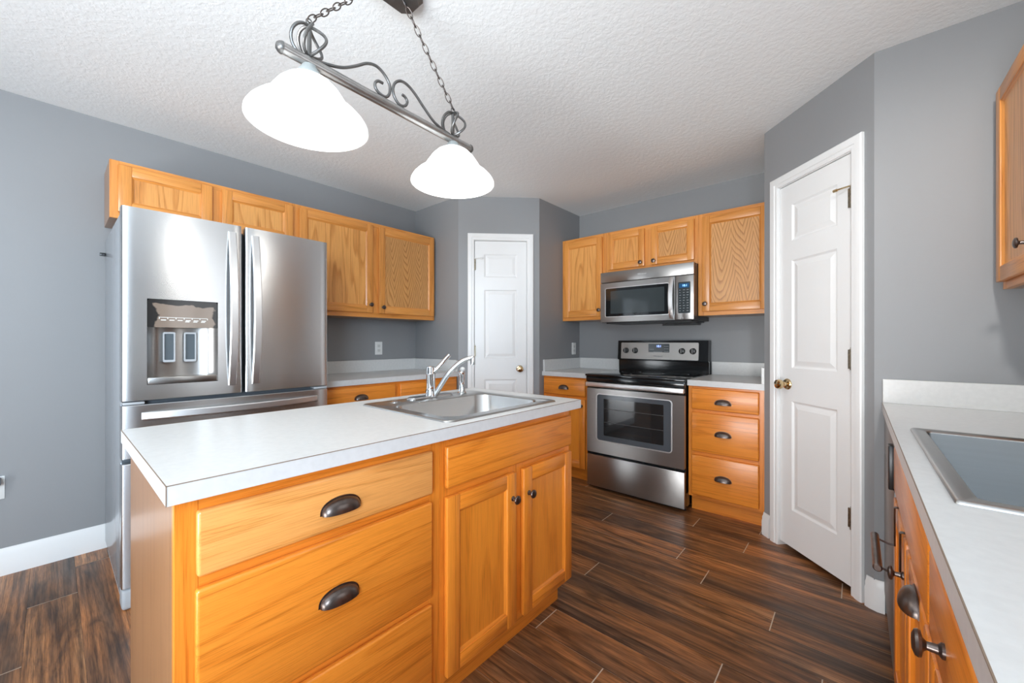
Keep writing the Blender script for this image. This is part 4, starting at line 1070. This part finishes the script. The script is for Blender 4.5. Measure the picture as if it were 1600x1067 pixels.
# ------------------------------------------------------------------ pendant light
def pendant():
    px = -1.255
    e = empty('pendant_light', (px, 0.80, H), 0, 'two-shade island pendant lamp with scrolled iron bar hung on chains', 'pendant lamp')
    o = Vector((px, 0.80, H))
    def ob(name, bm, mat, parent=e, smooth=40):
        bmesh.ops.translate(bm, verts=bm.verts, vec=-o); return obj(name, bm, mat, parent, smooth)
    # canopy
    bm = NB()
    def oct_(hx, hy, k): return [(px+a, 0.80+b) for a, b in ((hx-k, -hy), (hx, -hy+k), (hx, hy-k), (hx-k, hy), (-hx+k, hy), (-hx, hy-k), (-hx, -hy+k), (-hx+k, -hy))]
    rows = [[bm.verts.new((p[0], p[1], z)) for p in oct_(hx, hy, k)] for hx, hy, k, z in ((0.062, 0.105, 0.028, H-0.0005), (0.062, 0.105, 0.028, H-0.012), (0.050, 0.092, 0.024, H-0.026), (0.050, 0.092, 0.024, H-0.028))]
    for a, b in zip(rows, rows[1:]):
        for k in range(8): bm.faces.new((a[k], a[(k+1) % 8], b[(k+1) % 8], b[k]))
    bm.faces.new(rows[0]); bm.faces.new(rows[-1]); ob('canopy', bm, 'dark_iron', smooth=10)
    ya, yb = 0.423, 1.176
    zb = lambda y: 2.026 - 0.024*(y-ya)/(yb-ya)
    r = 0.0160
    bm = NB(); tube(bm, [(px, ya+0.014, zb(ya)), (px, yb-0.006, zb(yb))], r, 20); bar = ob('bar', bm, 'bar_metal')
    for y, s in ((ya+0.014, -1), (yb-0.006, 1)):
        bm = NB(); lathe(bm, [(r*1.10, 0.0), (r*1.10, 0.004), (r*0.95, 0.010), (r*0.6, 0.016), (0.0, 0.018)], (px, y, zb(y)), '-y' if s < 0 else 'y', 20); ob('end_cap', bm, 'dark_iron')
    # scrolls
    s1 = [(0.505, 2.032), (0.54, 2.040), (0.584, 2.050), (0.621, 2.064), (0.661, 2.090), (0.700, 2.119), (0.735, 2.128), (0.765, 2.115), (0.786, 2.089), (0.786, 2.058), (0.772, 2.039), (0.749, 2.039), (0.733, 2.050), (0.730, 2.067), (0.742, 2.080), (0.760, 2.081)]
    s2 = [(0.838, 2.078), (0.850, 2.075), (0.860, 2.062), (0.851, 2.043), (0.828, 2.036), (0.807, 2.054), (0.800, 2.081), (0.810, 2.108), (0.834, 2.125), (0.864, 2.123), (0.896, 2.105), (0.934, 2.074), (0.982, 2.040), (1.027, 2.026), (1.06, 2.021)]
    for s in (s1, s2):
        bm = NB(); tube(bm, smooth_path([(px, y, z) for y, z in s], 6), 0.0050, 10); ob('scroll', bm, 'dark_iron')
    for yc, ysign in ((0.512, -1), (1.080, 1)):
        z0 = zb(yc)+r-0.002; hgt = 0.096
        bm = NB(); tube(bm, [(px, yc, z0), (px, yc, z0+hgt+0.004)], 0.0065, 12); ob('stem', bm, 'dark_iron')
        bm = NB()
        for k in range(5):
            a0 = pi/4 + k*2*pi/5; pts = []
            for j in range(17):
                t = j/16; a = a0 + 1.3*(t-0.5); rr = 0.047*sin(pi*t) + 0.003
                pts.append((px+rr*cos(a), yc+rr*sin(a), z0+0.004+(hgt-0.006)*(0.5-0.5*cos(pi*t))))
            tube(bm, pts, 0.0047, 8)
        ob('cage_finial', bm, 'dark_iron')
        bm = NB(); pts = [(px, yc+0.009*cos(t), z0+hgt+0.010+0.011*sin(t)) for t in [2*pi*k/20 for k in range(20)]]
        tube(bm, pts, 0.0022, 8, closed=True); ob('loop', bm, 'dark_iron')
        # chain
        A = Vector((px, yc, z0+hgt+0.018)); Bq = Vector((px, 0.80+ysign*0.050, H-0.030))
        Lc = (Bq-A).length; d = (Bq-A)/Lc; pitch = 0.0285; n = int(Lc/pitch)
        sd = Vector((1, 0, 0)); up = d.cross(sd)
        bm = NB()
        for k in range(n+1):
            c_ = A + d*(0.012 + (Lc-0.012)*k/n); tw = sd if k % 2 else up
            tw = (tw*cos(0.5) + d.cross(tw)*sin(0.5))
            pts = []
            for q in range(20):
                t = 2*pi*q/20; ex = 0.0088*cos(t); ey = 0.0188*sin(t)
                pts.append(c_ + tw*ex + d*ey)
            tube(bm, pts, 0.0019, 6, closed=True)
        ob('chain', bm, 'chain')
        bm = NB(); pts = smooth_path([Bq+Vector((0, 0, 0.004)), Bq-d*0.01]) ; tube(bm, [Bq+Vector((0, 0, 0.006)), Bq+Vector((0, 0, -0.006))], 0.005, 10); ob('hook', bm, 'dark_iron')
        # socket cup, shade, bulb
        zt = zb(yc)-r
        bm = NB(); lathe(bm, [(0.0, zt+0.004), (0.020, zt+0.004), (0.026, zt-0.008), (0.042, zt-0.030), (0.044, zt-0.044), (0.0, zt-0.046)], (px, yc, 0), 'z', 24); ob('socket_cup', bm, 'socket_cup')
        prof = [(0.030, 1.972), (0.046, 1.968), (0.066, 1.956), (0.086, 1.936), (0.102, 1.912), (0.116, 1.890), (0.127, 1.878), (0.145, 1.866), (0.160, 1.850), (0.168, 1.836), (0.169, 1.828)]
        inner = [(rr-0.004, z-0.001) for rr, z in prof[::-1]]
        dz = zt - 0.030 - 1.968
        prof2 = [(rr, z+dz*0.4) for rr, z in prof] + [(rr, z+dz*0.4) for rr, z in inner]
        bm = NB(); lathe(bm, prof2, (px, yc, 0), 'z', 48); sh = ob('shade', bm, 'shade', smooth=60)
        bm = NB(); lathe(bm, [(0.0, 1.955), (0.014, 1.952), (0.018, 1.93), (0.029, 1.905), (0.030, 1.885), (0.020, 1.866), (0.0, 1.860)], (px, yc, 0), 'z', 20); ob('bulb', bm, 'bulb', sh)
        l = bpy.data.lights.new('pendant_glow', 'POINT'); l.energy = PEND; l.color = (1.0, 0.95, 0.87); l.shadow_soft_size = 0.06
        lo = bpy.data.objects.new('pendant_glow', l); C.objects.link(lo); lo.parent = e; lo.location = Vector((px, yc, 1.80)) - o
PEND = 2.0
pendant()


# added, unseen recessed can in the ceiling that washes the wall at the end of the right counter
e = empty('recessed_light', (0.28, 0.35, H), 0, 'white recessed ceiling light above the right counter', 'ceiling lamp')
bm = NB(); lathe(bm, [(0.062, -0.001), (0.085, -0.001), (0.088, -0.004), (0.080, -0.008), (0.064, -0.006), (0.062, -0.001)], (0, 0, 0), 'z', 32); obj('trim_ring', bm, 'plastic_white', e)
